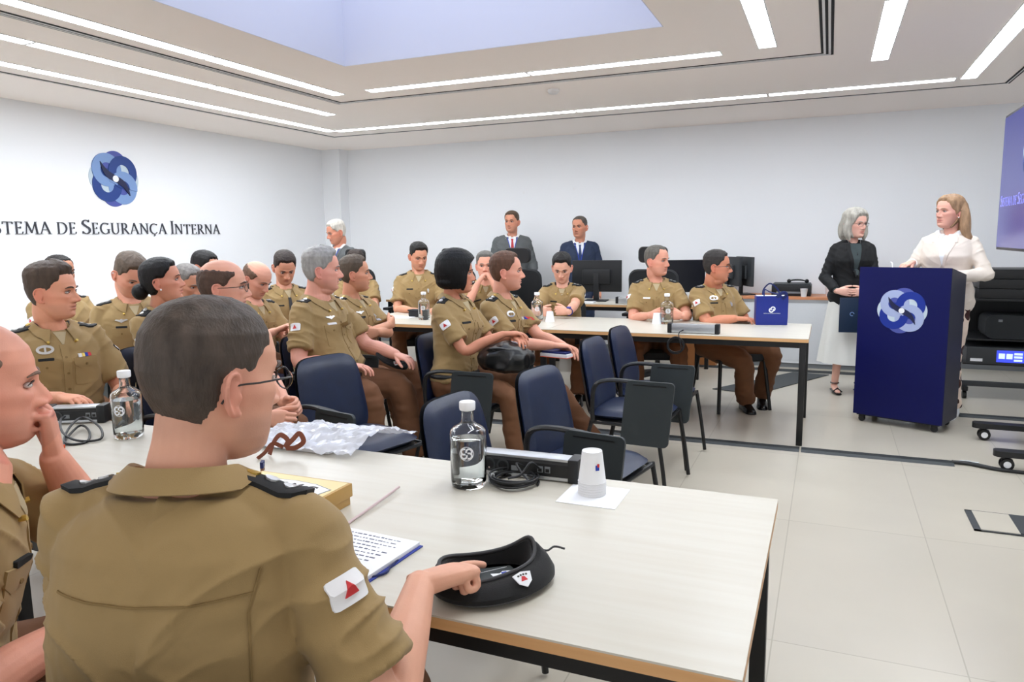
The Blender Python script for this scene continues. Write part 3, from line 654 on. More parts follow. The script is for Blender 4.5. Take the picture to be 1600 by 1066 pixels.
def S2(x, z): return np.exp(-((np.abs(x) - .0075) / .0035) ** 2 - ((z + .0455) / .0028) ** 2)
def person(sp):
    """sp: loc(x,y), head heading hh, body heading bh (deg), crown z, pose, clothes"""
    bh = math.radians(sp['bh']); fat = sp.get('fat', 0); fem = sp.get('fem', False); near = sp.get('near', False)
    sit = sp.get('sit', True); seat = sp.get('seat', .46)
    cl = math.cos(math.radians(sp.get('lean', 0))) * math.cos(math.radians(sp.get('side', 0))); hs = sp.get('hs', 1.07) * (.96 if fem else 1)
    s = sp.get('s') or ((sp['crown'] - sp.get('z0', 0) - .27 * hs - seat - .105) / (.5 * cl) if sit else (sp['crown'] - .27 * hs) / 1.43)
    root = thing('person', sp['label'], 'person', (sp['loc'][0], sp['loc'][1], sp.get('z0', 0)), bh - PI / 2, sp.get('group'))
    Rz = np.array(Matrix.Rotation(bh - PI / 2, 3, 'Z')); loc = np.array([sp['loc'][0], sp['loc'][1], sp.get('z0', 0)])
    inv = (loc, Rz)
    Wp = lambda v: np.asarray(v, float) @ Rz.T + loc          # local -> world
    Wd = lambda v: np.asarray(v, float) @ Rz.T
    Lc = lambda vf: ((np.asarray(vf[0]) - loc) @ Rz, vf[1])
    pel = np.array([0, 0, (seat + .105) if sit else .93 * s]); lean = math.radians(sp.get('lean', 0)); side = math.radians(sp.get('side', 0)); tw = math.radians(sp.get('twist', 0))
    T3 = np.array(Matrix.Rotation(tw, 3, 'Z') @ Matrix.Rotation(side, 3, 'Y') @ Matrix.Rotation(-lean, 3, 'X'))
    Tp = lambda v: pel + (np.asarray(v, float) * s) @ T3.T    # torso frame -> local
    sw = .166 if not fem else .145; bel = fat * .075
    # --- torso cross sections (z, half width, half depth, y shift)
    wk = 1.0 + .12 * fat
    if fem: TR = [(-.10, .155, .10, 0), (-.02, .178, .115, 0), (.06, .160, .105, 0), (.15, .138, .093, .005), (.24, .145, .10, .012), (.31, .155, .118, .022), (.38, .155, .102, .010), (.44, .135, .078, 0), (.475, .09, .06, -.004), (.50, .060, .052, -.004)]
    else: TR = [(-.10, .150, .10, 0), (-.02, .172, .12, 0), (.06, .166 * wk, .118, .004), (.15, .164 * wk, .118, .008), (.24, .170 * wk, .122, .008), (.33, .176, .122, .008), (.40, .172, .106, 0), (.44, .138, .082, -.005), (.475, .080, .064, -.008), (.50, .062, .056, -.008)]
    def torso(grow=0., z0=-.2, z1=1, sc=1):
        R = []
        Z = [r[0] for r in TR]
        for z in np.linspace(max(z0, -.10), min(z1, .50), 26):
            a, b, c = (np.interp(z, Z, [r[k] for r in TR]) for k in (1, 2, 3)); bl = bel * math.exp(-((z - .09) / .12) ** 2); A = np.arange(40) * 2 * PI / 40
            X = np.sign(np.cos(A)) * np.abs(np.cos(A)) ** .85 * (a * sc + grow); Y = np.sign(np.sin(A)) * np.abs(np.sin(A)) ** .9 * (b * sc + grow) + c + bl * np.clip(np.sin(A) + .35, 0, 1.35)
            R.append(Tp(np.column_stack([X, Y, np.full(40, z)])))
        return rings(R)
    N = Tp((0, -.012, .50)); 
    # --- head
    hh = math.radians(sp['hh']) - bh; pit = math.radians(sp.get('pitch', 0)); rol = math.radians(sp.get('roll', 0))
    RH = np.array(Matrix.Rotation(hh, 3, 'Z') @ Matrix.Rotation(-pit, 3, 'X') @ Matrix.Rotation(rol, 3, 'Y'))  # pitch>0 looks down
    crown = sp['crown'] - loc[2]; fwd = RH @ np.array((0, 1, 0)); nf = sp.get('neckf', .035)
    hc = N + np.array((0, nf, 0)); hc[2] = crown - .1205 * hs - sp['hair'].get('top', .014) * .8
    if 'hc' in sp: hc = np.array(((np.array([*sp['hc'], 0]) - np.array([*sp['loc'], 0])) @ Rz)[:2].tolist() + [hc[2]])
    Hp = lambda v: hc + (np.asarray(v, float) * hs) @ RH.T
    HP, HFc, HA = head_grid(sp)
    neck = limb([Hp((0, -.022, -.03)), Hp((0, -.030, -.085)), (Hp((0, -.03, -.11)) + N) / 2 + np.array((0, -.004, 0)), N + np.array((0, 0, -.045))], np.array([.050, .050, .053 + .012 * fat, .064 + .01 * fat]) * (.86 if fem else 1.02) * hs, 24)
    parts = [(Hp(HP), HFc), neck] + ([] if sp.get('noear') else [(Hp(e[0]), e[1]) for e in (ear(1), ear(-1))])
    if fat > .4: parts.append((Hp(ellipsoid((0, .02, -.105), (.05, .05, .03))[0]), ellipsoid((0, .02, -.105), (.05, .05, .03))[1]))
    parts.append(torso(0, sc=.80, z1=.47))
    # --- arms
    a1, a2 = .29 * s * (.94 if fem else 1), .255 * s * (.94 if fem else 1); arms = {}
    am = (1 + .18 * fat) * (.80 if fem else 1)
    for sd, nm in ((1, 'R'), (-1, 'L')):
        A = sp.get('arm' + nm, {}); S = Tp((sd * sw, -.004, .415 + A.get('shrug', 0)))
        if 'w' in A: tgt = (np.array(A['w'], float) - loc) @ Rz
        else: tgt = np.array(A.get('t', (sd * .13, .36, seat + .20)), float)
        pole = np.array(A.get('pole', (sd * .55, -.35, -.9)), float)
        if 'e' in A: pole = (np.array(A['e'], float) - loc) @ Rz - (S + tgt) / 2
        E, Wr = ik(S, tgt, a1, a2, pole); arms[nm] = (S, E, Wr)
        parts.append(limb([S, S * .5 + E * .5, E, E * .55 + Wr * .45, Wr], np.array([.048, .046, .040, .041, .027]) * am, 18))
        fd = A.get('fd'); fd = nrm(Wr - E) if fd is None else ((np.array(fd, float) @ Rz) if A.get('wd') else np.array(fd, float)); pn = np.array(A.get('pn', (0, 0, -1)), float)
        if A.get('wd'): pn = pn @ Rz
        parts.append(hand(Wr + nrm(fd) * .012, fd, pn, sd > 0, A.get('curl', .35), A.get('spread', 1), A.get('thumb', (.6, .3)), A.get('curls'), (.90 if fem else 1.0) * sp.get('hands', 1.0)))
    # --- legs
    l1, l2 = .43 * s, .42 * s; legs = {}; hipw = .095
    for sd, nm in ((1, 'R'), (-1, 'L')):
        H = pel + np.array((sd * hipw, .0, -.02)); K = sp.get('leg' + nm, {})
        if 'w' in K: ft = (np.array(K['w'], float) - loc) @ Rz
        elif sit: ft = np.array(K.get('t', (sd * .16, .48, .085)))
        else: ft = np.array(K.get('t', (sd * .10, .0, .085)))
        Kn, An = ik(H, ft, l1, l2, K.get('pole', (sd * .12, .3, 1) if sit else (0, 1, 0))); legs[nm] = (H, Kn, An)
        if sp.get('lower') == 'skirt' or not sit or True: parts.append(limb([H, (H + Kn) / 2, Kn, Kn * .6 + An * .4, An], np.array([.07, .065, .048, .045, .035]) * (.85 if fem else 1), 14))
        if sp.get('sandals'): parts.append(limb([An + np.array((0, -.03, -.03)), An + np.array((0, .04, -.045)), An + np.array((0, .13, -.062))], [.028, .030, .022], 12, flat=.7))
    vx = sp.get('vox', .0026 if near else .0032)
    V, F = remesh(join(*parts), vx, 1 if not near else 2, .5)
    sk = skin_mat(sp.get('skin', (224, 172, 146)))
    me = make_mesh('body', V, F, sk, None, True, None)
    # pigmentation: lips, cheeks, ears, knuckles, beard shadow; plus shade painted into mouth line and nostrils
    q = ((V - hc) @ RH) / hs; x, y, z = q[:, 0], q[:, 1], q[:, 2]; near_head = (np.linalg.norm(q, axis=1) < .16) & (z > -.13)
    lips = np.exp(-(x / .021) ** 4 - ((z + .064) / .0088) ** 4) * (y > .07) * near_head; cheek = np.exp(-((np.abs(x) - .045) / .022) ** 2 - ((z + .025) / .022) ** 2) * (y > 0) * near_head
    redn = (np.exp(-((np.abs(x) - .085) / .014) ** 2) + np.exp(-(x / .012) ** 2 - ((z + .036) / .012) ** 2) * (y > .09)) * near_head
    dark = np.clip(np.exp(-(x / .023) ** 4 - ((z + .0640) / .0022) ** 2) * (y > .07) + S2(x, z) * (y > .08), 0, 1) * near_head
    beard = sp.get('beard', .25) * (0 if fem else 1) * near_head * sstep(-.038, -.06, z) * sstep(.0, .03, y + .01) * sstep(-.135, -.118, z)
    scalp = near_head * sp.get('scalp', 0.0) * sstep(-.022, .010, z - np.interp(np.degrees(np.arctan2(np.abs(x), y)), [0, 42, 66, 84, 100, 135, 180], [.084, .080, .040, .012, -.005, -.055, -.066]))
    col_ = np.ones((len(V), 4)); k = lips * (1.0 if fem else .6)
    col_[:, :3] *= 1 - k[:, None] * np.array((.12, .42, .38)); col_[:, :3] *= 1 - (cheek * .5)[:, None] * np.array((.0, .16, .16)); col_[:, :3] *= 1 - np.clip(redn, 0, 1)[:, None] * np.array((.0, .18, .16))
    col_[:, :3] *= 1 - beard[:, None] * np.array((.42, .36, .30)); col_[:, :3] *= 1 - scalp[:, None] * np.array((.5, .5, .48))
    col_[:, :3] *= 1 - dark[:, None] * np.array((.55, .6, .55))
    ca = me.color_attributes.new('tint', 'FLOAT_COLOR', 'POINT'); ca.data.foreach_set('color', col_.astype(np.float32).ravel())
    body = bpy.data.objects.new('body', me); C.objects.link(body); body.parent = root
    # --- hair
    h = sp['hair']; hm = hair_mat(h['col'], h.get('var', .25))
    hv, hf = hair_lumps(HP.copy(), HA, HFc, h); L = [(Hp(hv), hf)]
    for lk in h.get('locks', []): v_, f_ = limb(lk[0], lk[1], 14, flat=lk[2] if len(lk) > 2 else None, up=lk[3] if len(lk) > 3 else (0, 0, 1)); L.append((Hp(v_), f_))
    for e in h.get('lumps', []): v_, f_ = ellipsoid(*e); L.append((Hp(v_), f_))
    if len(L) > 1: hvf = remesh(join(*L), .0036, 2)
    else: hvf = L[0]
    V_, F_ = hvf
    if h.get('rough2', .0012): Nn = vnormals(V_, F_); V_ = V_ + Nn * (vnoise(((V_ - hc) @ RH) * np.array(h.get('nsc', (190, 190, 40))))[:, None] * h.get('rough2', .0012))
    obj('hair', (V_, F_), hm, root, angle=None, recalc=False)
    # --- eyes, brows
    if sp.get('face', True):
        for sx in (-1, 1):
            v_, f_ = ellipsoid((sx * .0315, .0795, .0015), (.0135, .0085, .0068 * sp.get('squint', .82)), 16)
            mi = [1 if (np.mean(v_[list(f)], axis=0)[1] > .085 and abs(np.mean(v_[list(f)], axis=0)[0] - sx * .0315 - sp.get('gaze', 0) * .003) < .0058) else 0 for f in f_]
            obj('eye', (Hp(v_), f_), [M['eye'], M['iris']], root, mi=mi)
            b0 = [Hp((sx * a, b, c)) for a, b, c in ((.014, .0985, .0195), (.025, .098, .0235), (.037, .092, .0235), (.047, .080, .0185))]
            obj('eyebrow', limb(b0, np.array([.0022, .0034, .003, .0014]) * (.7 if fem else 1.1), 8, sub=4), hair_mat(sp.get('brow', h['col']), .2), root)
            obj('eyelid', limb([Hp((sx * a, b, c)) for a, b, c in ((.0175, .0845, .004), (.025, .0895, .0085), (.036, .0885, .0085), (.0455, .080, .003))], [.0010, .0017, .0017, .001], 6, sub=4), hair_mat(sp.get('lash', (70, 50, 42)), .1), root)
    g = sp.get('glasses')
    if g:
        L = []; 
        for sx in (-1, 1):
            c = np.array((sx * .033, .104, .000)); P = [c + np.array((.023 * math.cos(a) , -.006 * abs(math.cos(a)) * (1 if sx * math.cos(a) > 0 else -.3), .0165 * math.sin(a))) for a in np.arange(18) * 2 * PI / 18]
            L.append(tube(P, g.get('r', .0011), 6, closed=True))
            L.append(tube(smooth_path([(sx * .056, .098, .004), (sx * .071, .084, .006), (sx * .080, .03, .004), (sx * .0815, -.012, .002), (sx * .079, -.03, -.02)], 4), g.get('r', .0011) * 1.15, 6))
        L.append(tube(smooth_path([(-.011, .104, .003), (0, .108, .006), (.011, .104, .003)], 4), g.get('r', .0011), 6))
        gl = obj('spectacles', (Hp(join(*L)[0]), join(*L)[1]), M['specs'], root)
        for sx in (-1, 1):
            P = [(.022 * math.cos(a), .0155 * math.sin(a)) for a in np.arange(18) * 2 * PI / 18]; v_, f_ = prism(P, .0012, (sx * .033, .1035, 0), (1, 0, 0), (0, 0, 1)); obj('lens', (Hp(v_), f_), M['lens'], gl)
    # --- trousers / skirt
    lower = sp.get('lower', 'trousers'); lm = sp.get('lowermat', M['trouser'])
    if lower == 'trousers':
        L = [torso(.012, -.10, .06)]
        for nm in 'RL':
            H, Kn, An = legs[nm]; bt = An + nrm(An - Kn) * .01; tw_ = 1 + .15 * fat
            # straight trouser leg with open, flat hem
            P = smooth_path([H + np.array((0, 0, 0)), H * .5 + Kn * .5, Kn, Kn * .5 + bt * .5, bt], 6); rr = np.interp(np.linspace(0, 1, len(P)), [0, .25, .5, .75, 1], np.array([.098, .092, .072, .068, .070]) * tw_ * (.9 if fem else 1))
            L.append(tube(P, rr, 22))
        if sit: L.append(limb([pel + np.array((-.07, .0, -.035)), pel + np.array((.07, .0, -.035))], [.095, .095], 20))
        tv_, tf_ = remesh(join(*L), .0085 if not near else .007, 3); Nn = vnormals(tv_, tf_)
        fold = vnoise(tv_ * np.array((14, 14, 34)) + sp['loc'][0] * 7) * .006 + vnoise(tv_ * 30 + 5) * .0025
        obj('trousers', (tv_ + Nn * fold[:, None], tf_), lm, root, angle=None, recalc=False)
        if sp.get('belt', sp.get('top', 'uniform') == 'uniform'):
            A = np.arange(40) * 2 * PI / 40; z = .045; Z = [r[0] for r in TR]; a, b, c = (np.interp(z, Z, [r[k] for r in TR]) for k in (1, 2, 3)); bl = bel * math.exp(-((z - .09) / .12) ** 2)
            P = Tp(np.column_stack([np.cos(A) * (a + .021), np.sin(A) * (b + .021) + c + bl * np.clip(np.sin(A) + .35, 0, 1.35), np.full(40, z - .012)]))
            obj('belt', tube(P, .016, 8, closed=True, flat=1), M['black'], root)
    elif lower == 'skirt':
        R = []; 
        for k in range(14):
            t_ = k / 13; z = .98 - t_ * .70; A = np.arange(60) * 2 * PI / 60; wv_ = 1 + .05 * t_ * np.cos(9 * A + 1)
            R.append(np.column_stack([(.15 + .10 * t_ ** .8) * np.cos(A) * wv_, (.11 + .10 * t_) * np.sin(A) * wv_, np.full(60, z)]))
        obj('skirt', rings(R), lm, root)
    # --- shoes
    for nm in 'RL':
        if sp.get('noshoes'): break
        H, Kn, An = legs[nm]; K = sp.get('leg' + nm, {}); fdir = nrm(np.array(K.get('foot', (0, 1, 0)), float) * (1, 1, 1)); rr_ = nrm(np.cross(fdir, (0, 0, 1))); up_ = np.cross(rr_, fdir)
        base = An - up_ * .085
        if sp.get('sandals'):
            pts = [base + fdir * d + up_ * .012 for d in (-.07, 0, .08, .17)]
            sh_ = obj('sandal', join(tube(pts, [.026, .028, .036, .026], 14, flat=.3), tube([base + fdir * .11 + rr_ * .04 + up_ * .02, base + fdir * .11 + up_ * .055, base + fdir * .11 - rr_ * .04 + up_ * .02], .007, 8), tube([An + rr_ * .034 * math.cos(a) + fdir * (.036 * math.sin(a) - .0) for a in np.arange(16) * 2 * PI / 16], .005, 6, closed=True)), M['shoe'], root); continue
        R = []
        for d, w_, h_ in [(-.085, .020, .05), (-.075, .034, .085), (-.04, .038, .098), (0, .038, .098), (.05, .042, .074), (.10, .047, .052), (.15, .042, .040), (.18, .030, .030), (.19, .012, .016)]:
            A = np.arange(20) * 2 * PI / 20; Y = np.sin(A); R.append(base + fdir * d + (np.sign(np.cos(A)) * np.abs(np.cos(A)) ** .8)[:, None] * rr_ * w_ + (np.where(Y > 0, Y * h_, 0) + .001)[:, None] * up_)
        so = obj('shoe', rings(R), sp.get('shoemat', M['shoe']), root)
        R = [base + fdir * d + np.column_stack([np.cos(A), np.sin(A)])[:, :1] * rr_ * w_ * 1.04 + np.where(np.sin(A) > 0, .012, 0)[:, None] * up_ for d, w_ in [(-.088, .022), (-.07, .036), (0, .039), (.10, .049), (.17, .036), (.194, .012)]]
    # --- upper clothing
    top = sp.get('top', 'uniform'); tm = sp.get('topmat', M['shirt']); longs = top in ('suit', 'blazer')
    grow = .016 if not longs else .024
    L = [torso(grow, (.0 if not longs else -.10), .47)]
    L.append(limb([Tp((-sw * .86, -.004, .425)), Tp((-.08, -.008, .452)), Tp((0, -.012, .458)), Tp((.08, -.008, .452)), Tp((sw * .86, -.004, .425))], np.array([.052, .045, .046, .045, .052]) * (.9 if fem else 1) + (.006 if longs else 0), 18))
    for nm, sd in (('R', 1), ('L', -1)):
        S, E, Wr = arms[nm]
        if longs: 
            L.append(limb([S, S * .5 + E * .5, E], np.array([.062, .060, .055]) * am * .98 + .004, 20)); P = smooth_path([E, E * .5 + Wr * .5, E * .07 + Wr * .93], 5); L.append(tube(P, np.linspace(.058, .043, len(P)) * am + .003, 20))
            L.append(ellipsoid(E, np.array((.058, .058, .058)) * am + .004))
        else:
            e2 = S + (E - S) * sp.get('sleeve', .76); P = smooth_path([S, S * .5 + e2 * .5, e2], 6); rr = np.interp(np.linspace(0, 1, len(P)), [0, .4, 1], np.array([.060, .062, .069]) * (1 + .12 * fat) * (.88 if fem else 1)); L.append(tube(P, rr, 22)); L.append(ellipsoid(S, np.array((.059, .059, .059)) * (1 + .08 * fat) * (.9 if fem else 1)))
    sv, sf_ = remesh(join(*L), sp.get('svox', .0075 if not near else .0045), 4 if not near else 6, .5)
    Nn = vnormals(sv, sf_); u_ = (sv - pel) @ T3; nz = sp.get('wr', 1.0)
    diag = np.column_stack([u_[:, 0] * 7 + u_[:, 2] * 6 * np.sign(u_[:, 0]), u_[:, 1] * 7, u_[:, 2] * 20 - np.abs(u_[:, 0]) * 14]) + sp['loc'][1] * 3
    n1 = vnoise(diag); n2 = vnoise(u_ * np.array((10, 10, 26)) + 9); low = sstep(.30, .02, u_[:, 2]); arm_ = sstep(.15, .20, np.abs(u_[:, 0]))
    fold = (1 - np.abs(n1)) ** 4 * .010 * (.35 + .65 * np.maximum(low, arm_)) + n2 * .005 * (.4 + low) + vnoise(u_ * 45) * .0012 + (1 - np.abs(vnoise(diag * np.array((.6, .6, .55)) + 31))) ** 5 * .008
    if longs: fold *= .6
    sv = sv + Nn * (fold * nz - .002)[:, None]
    topn = {'uniform': 'uniform_shirt', 'suit': 'suit_jacket', 'blazer': 'blazer', 'blouse': 'blouse'}[top]
    obj(topn, (sv, sf_), tm, root, angle=None, recalc=False)
    Wv = sv; bvh = BVHTree.FromPolygons([Vector(v) for v in Wv], sf_)
    I0 = (np.zeros(3), np.eye(3)); D = lambda name, pos, n, up, poly, m, th, par=root, **k: decal(name, bvh, Tp(pos), np.asarray(n, float) @ T3.T, np.asarray(up, float) @ T3.T, poly, m, th, par, I0, **k)
    det = sp.get('det', 2)     # 0 hidden, 1 back only, 2 full
    # collar: stand and fall, open at the front
    def collar(m, r0, fall, gap=24, rise=.03, tipf=.030, name='collar'):
        A = np.radians(np.linspace(90 + gap, 450 - gap, 41)); In = []; Top = []; Out = []
        for a in A:
            fr_ = max(0, math.sin(a)) ; e = sstep(.3, 1, math.sin(a)); c, s_ = math.cos(a), math.sin(a)
            by = -.008; base_z = .478 - .030 * float(sstep(-.2, 1, s_)) ; rx, ry = r0 * 1.04, r0 * .98
            In.append((c * rx, by + s_ * (ry + .012 * float(e)), base_z)); Top.append((c * rx * .97, by + s_ * (ry + .010 * float(e)), base_z + rise * (1 - .25 * float(e))))
            o_ = r0 + fall * (1 + .15 * float(e)); Out.append((c * o_ * (1 + .12 * float(e)), by + s_ * (o_ * .96 + .010 * float(e)), base_z - .006 - tipf * float(e) + .006 * (1 - float(e))))
        rows = [In, Top, [tuple(np.array(t) + (np.array(o) - np.array(t)) * .12 + np.array((0, 0, .006))) for t, o in zip(Top, Out)], [tuple((np.array(t) * .5 + np.array(o) * .5) + np.array((0, 0, .006))) for t, o in zip(Top, Out)], Out]
        G = np.array(rows); n_ = G.shape[1]; V_ = np.array([Tp(p) for p in G.reshape(-1, 3)]); F_ = grid_faces(5, n_, False)
        Nn_ = vnormals(V_, F_)
        for i_ in range(2 * n_, 5 * n_):
            q_ = bvh.find_nearest(Vector(V_[i_])); lo_, no_ = np.array(q_[0]), np.array(q_[1]); dd_ = np.dot(V_[i_] - lo_, no_); need = .004 if i_ >= 4 * n_ else .007
            if dd_ < need: V_[i_] = V_[i_] + no_ * (need - dd_)
        V2_ = np.concatenate([V_, V_ - Nn_ * .003]); k_ = len(V_); F2 = F_ + [tuple(reversed([i + k_ for i in f])) for f in F_]
        b_ = [j for j in range(n_)] + [i * n_ + n_ - 1 for i in range(1, 5)] + [4 * n_ + j for j in range(n_ - 2, -1, -1)] + [i * n_ for i in range(3, 0, -1)]
        F2 += [(a, a + k_, b + k_, b) for a, b in zip(b_, b_[1:] + b_[:1])]
        return obj(name, (V2_, F2), m, root, angle=50)
    if top == 'uniform':
        collar(tm, (.074 if not fem else .062) + .008 * fat, .030)
        if det >= 2:
            D('undershirt', (0, .10, .44), (0, .75, .66), (0, 0, 1), [(-.028, .03), (.028, .03), (.004, -.035), (-.004, -.035)], M['tshirt'], .001, step=.012)
            pk = D('placket', (0, .15, .215), (0, 1, 0), (0, 0, 1), [(-.017, -.20), (.017, -.20), (.017, .19), (-.017, .19)], tm, .0022)
            for k in range(5): D('button', (0, .15, .05 + .075 * k), (0, 1, 0), (0, 0, 1), circle(.0055, 10), M['shirt_seam'], .0045, step=.01)
            for sd in (-1, 1):
                px = sd * (.085 if not fem else .078); pz = .275
                D('pocket', (px, .15, pz), (sd * .25, 1, 0), (0, 0, 1), rrect(.105, .12, .012, 2), tm, .0018)
                fl = D('pocket_flap', (px, .15, pz + .045), (sd * .25, 1, 0), (0, 0, 1), [(-.055, .022), (.055, .022), (.055, -.008), (.03, -.026), (-.03, -.026), (-.055, -.008)], tm, .0042)
                D('pocket_button', (px, .15, pz + .035), (sd * .25, 1, 0), (0, 0, 1), circle(.0055, 8), M['shirt_seam'], .007, step=.01)
            D('name_plate', (.085, .15, .348), (.25, 1, 0), (0, 0, 1), rrect(.062, .012, .002, 1), sp.get('plate', M['epaul']), .0065, step=.03)
            bd = sp.get('badge')
            if bd == 'round':
                D('metal_badge', (.085, .15, .395), (.25, 1, .1), (0, 0, 1), [(.036 * math.cos(a), .021 * math.sin(a)) for a in np.arange(16) * PI / 8], M['silver'], .004)
                D('metal_badge', (.085, .15, .395), (.25, 1, .1), (0, 0, 1), [(.024 * math.cos(a), .010 * math.sin(a)) for a in np.arange(16) * PI / 8], M['shirt_seam'], .0048); D('metal_badge', (.085, .15, .395), (.25, 1, .1), (0, 0, 1), rrect(.008, .026, .002, 1), M['silver'], .0056)
            elif bd == 'wing': D('metal_badge', (.085, .15, .385), (.25, 1, .1), (0, 0, 1), [(0, -.012), (.012, -.004), (.036, .004), (.03, .010), (.008, .007), (0, .012), (-.008, .007), (-.03, .010), (-.036, .004), (-.012, -.004)], M['silver'], .004)
            if sp.get('ribbons'):
                for i in range(4): D('medal_ribbon', (-.108 + .016 * i, .15, .352), (-.25, 1, 0), (0, 0, 1), rrect(.015, .016, .001, 1), [M['red'], M['lan'], M['goldm'], M['patchw']][i], .006, step=.03)
            if sp.get('pin'): D('metal_badge', (-.085, .15, .335), (-.25, 1, 0), (0, 0, 1), [(0, .02), (.010, .004), (.004, -.026), (-.004, -.026), (-.010, .004)], M['silver'], .0065)
            for sd in (-1, 1): D('collar_pin', (sd * .062, .12, .425), (sd * .3, .8, .5), (0, 0, 1), circle(.006, 8), M['goldm'], .0125, step=.01)
        if sp.get('tie_specs'): D('hanging_sunglasses', (0, .15, .36), (0, 1, 0), (0, 0, 1), [(-.012, .05), (.012, .05), (.014, -.05), (-.014, -.05)], M['specs'], .010)
        if sp.get('yoke'):
            D('yoke_seam', (0, -.15, .335), (0, -1, 0), (0, 0, 1), [(-.135, .012), (-.08, .004), (0, 0), (.08, .004), (.145, .014), (.145, .017), (.08, .007), (0, .003), (-.08, .007), (-.135, .015)], M['shirt_seam'], .0008, step=.008, reach=.12, lift=.0022)
            for sd in (1,): D('armhole_seam', (sd * .160, -.15, .33), (sd * .5, -1, .1), (0, 0, 1), [(.016, .06), (.019, .06), (.003, 0), (.012, -.12), (.009, -.12), (0, 0)], M['shirt_seam'], .0008, step=.008, reach=.12, lift=.0022)
        for sd in (-1, 1):                                      # epaulettes with rank pips
            nrm_ = np.array((sd * .22, -.12 if sp.get('yoke') else .0, 1)); c = np.array((sd * (.130 if not fem else .108), -.005, .50)); uu = nrm(np.cross(nrm_, (0, 1, 0))) * sd
            ln = .062 if not fem else .055
            ep = D('epaulette', c, nrm_, (0, 1, 0), [(-ln * sd, -.026), (-ln * sd, .026), (ln * .7 * sd, .029), (ln * sd, .018), (ln * sd, -.018), (ln * .7 * sd, -.029)][::sd], M['epaul'], .006)
            if ep and det >= 1:
                for k in range(3): 
                    pp = D('rank_pip', c + np.array((sd * (-.030 + .030 * k), 0, 0)), nrm_, (0, 1, 0), circle(.0115, 9), [M['goldm'], M['silver'], M['silver']][k] if sp.get('pips', 1) else M['goldm'], .0082, par=ep, step=.02)
        for nm, sd in (('R', 1), ('L', -1)):                      # sleeve patches
            S, E, Wr = arms[nm]; ax = nrm(E - S); c = S + (E - S) * .36; outw = nrm(np.array(sp.get('patch' + nm, (sd, .15, 0)), float)); outw = nrm(outw - ax * np.dot(outw, ax))
            if nm == 'R':
                fp = decal('flag_patch', bvh, c, outw, -ax, rrect(.062, .044, .006, 2), M['patchw'], .0018, root, I0, step=.009, lift=.003)
                if fp: decal('red_triangle', bvh, c, outw, -ax, [(-.012, -.010), (.012, -.010), (0, .012)], M['red'], .0046, fp, I0, step=.009, lift=.0032)
            else:
                fp = decal('shield_patch', bvh, c, outw, -ax, [(-.028, .026), (0, .034), (.028, .026), (.026, -.008), (0, -.034), (-.026, -.008)], M['epaul'], .0018, root, I0)
                if fp: decal('shield_centre', bvh, c, outw, -ax, [(-.020, .018), (0, .024), (.020, .018), (.018, -.006), (0, -.024), (-.018, -.006)], M['patchw'], .0026, fp, I0)
    elif top in ('suit', 'blazer'):
        vw, vb = .052, sp.get('vdepth', .16)
        inner = sp.get('inner', M['whitecloth'])
        D('shirt_front', (0, .12, .47), (0, .9, .35), (0, 0, 1), [(-vw, .01), (vw, .01), (.050, -.03), (.006, -vb - .06), (-.006, -vb - .06), (-.050, -.03)], inner, .002, reach=.2)
        for sd in (-1, 1): 
            pl_ = [(.046, .03), (.078, .015), (.088, -.045), (.070, -.05), (.074, -.065), (.012, -vb - .075), (.002, -vb - .06), (.044, -.05)]
            pl_ = [(sd * a, b) for a, b in pl_]; D('lapel', (0, .12, .47), (0, .9, .35), (0, 0, 1), pl_ if sd < 0 else pl_[::-1], sp.get('lapelmat', tm), .006, reach=.2)
        if sp.get('shirtcollar', True): collar(inner, .064, .022, 12, .03, .03)
        if sp.get('tie'):
            D('necktie', (0, .12, .47), (0, .9, .35), (0, 0, 1), [(-.015, -.012), (.015, -.012), (.010, -.042), (.024, -vb - .03), (0, -vb - .06), (-.024, -vb - .03), (-.010, -.042)], sp['tie'], .007, reach=.2)
        if sp.get('lanyard'):
            for sd in (-1, 1):
                q = [(.062, .03), (.070, .03), (.006, -.235), (-.002, -.235)]; q = [(sd * a, b) for a, b in q]; D('lanyard', (0, .12, .47), (0, .9, .35), (0, 0, 1), q if sd > 0 else q[::-1], M['lan'], .0085, reach=.2)
        for nm in 'RL':
            S, E, Wr = arms[nm]
            if sp.get('cuffs', True): obj('shirt_cuff', tube([E * .10 + Wr * .90, Wr * .98 + E * .02], .036 * am, 18), inner, root)
    for f_ in sp.get('extra', []): f_(root, D, Tp, Hp, arms, Lc, tm)
    return root, arms, Hp
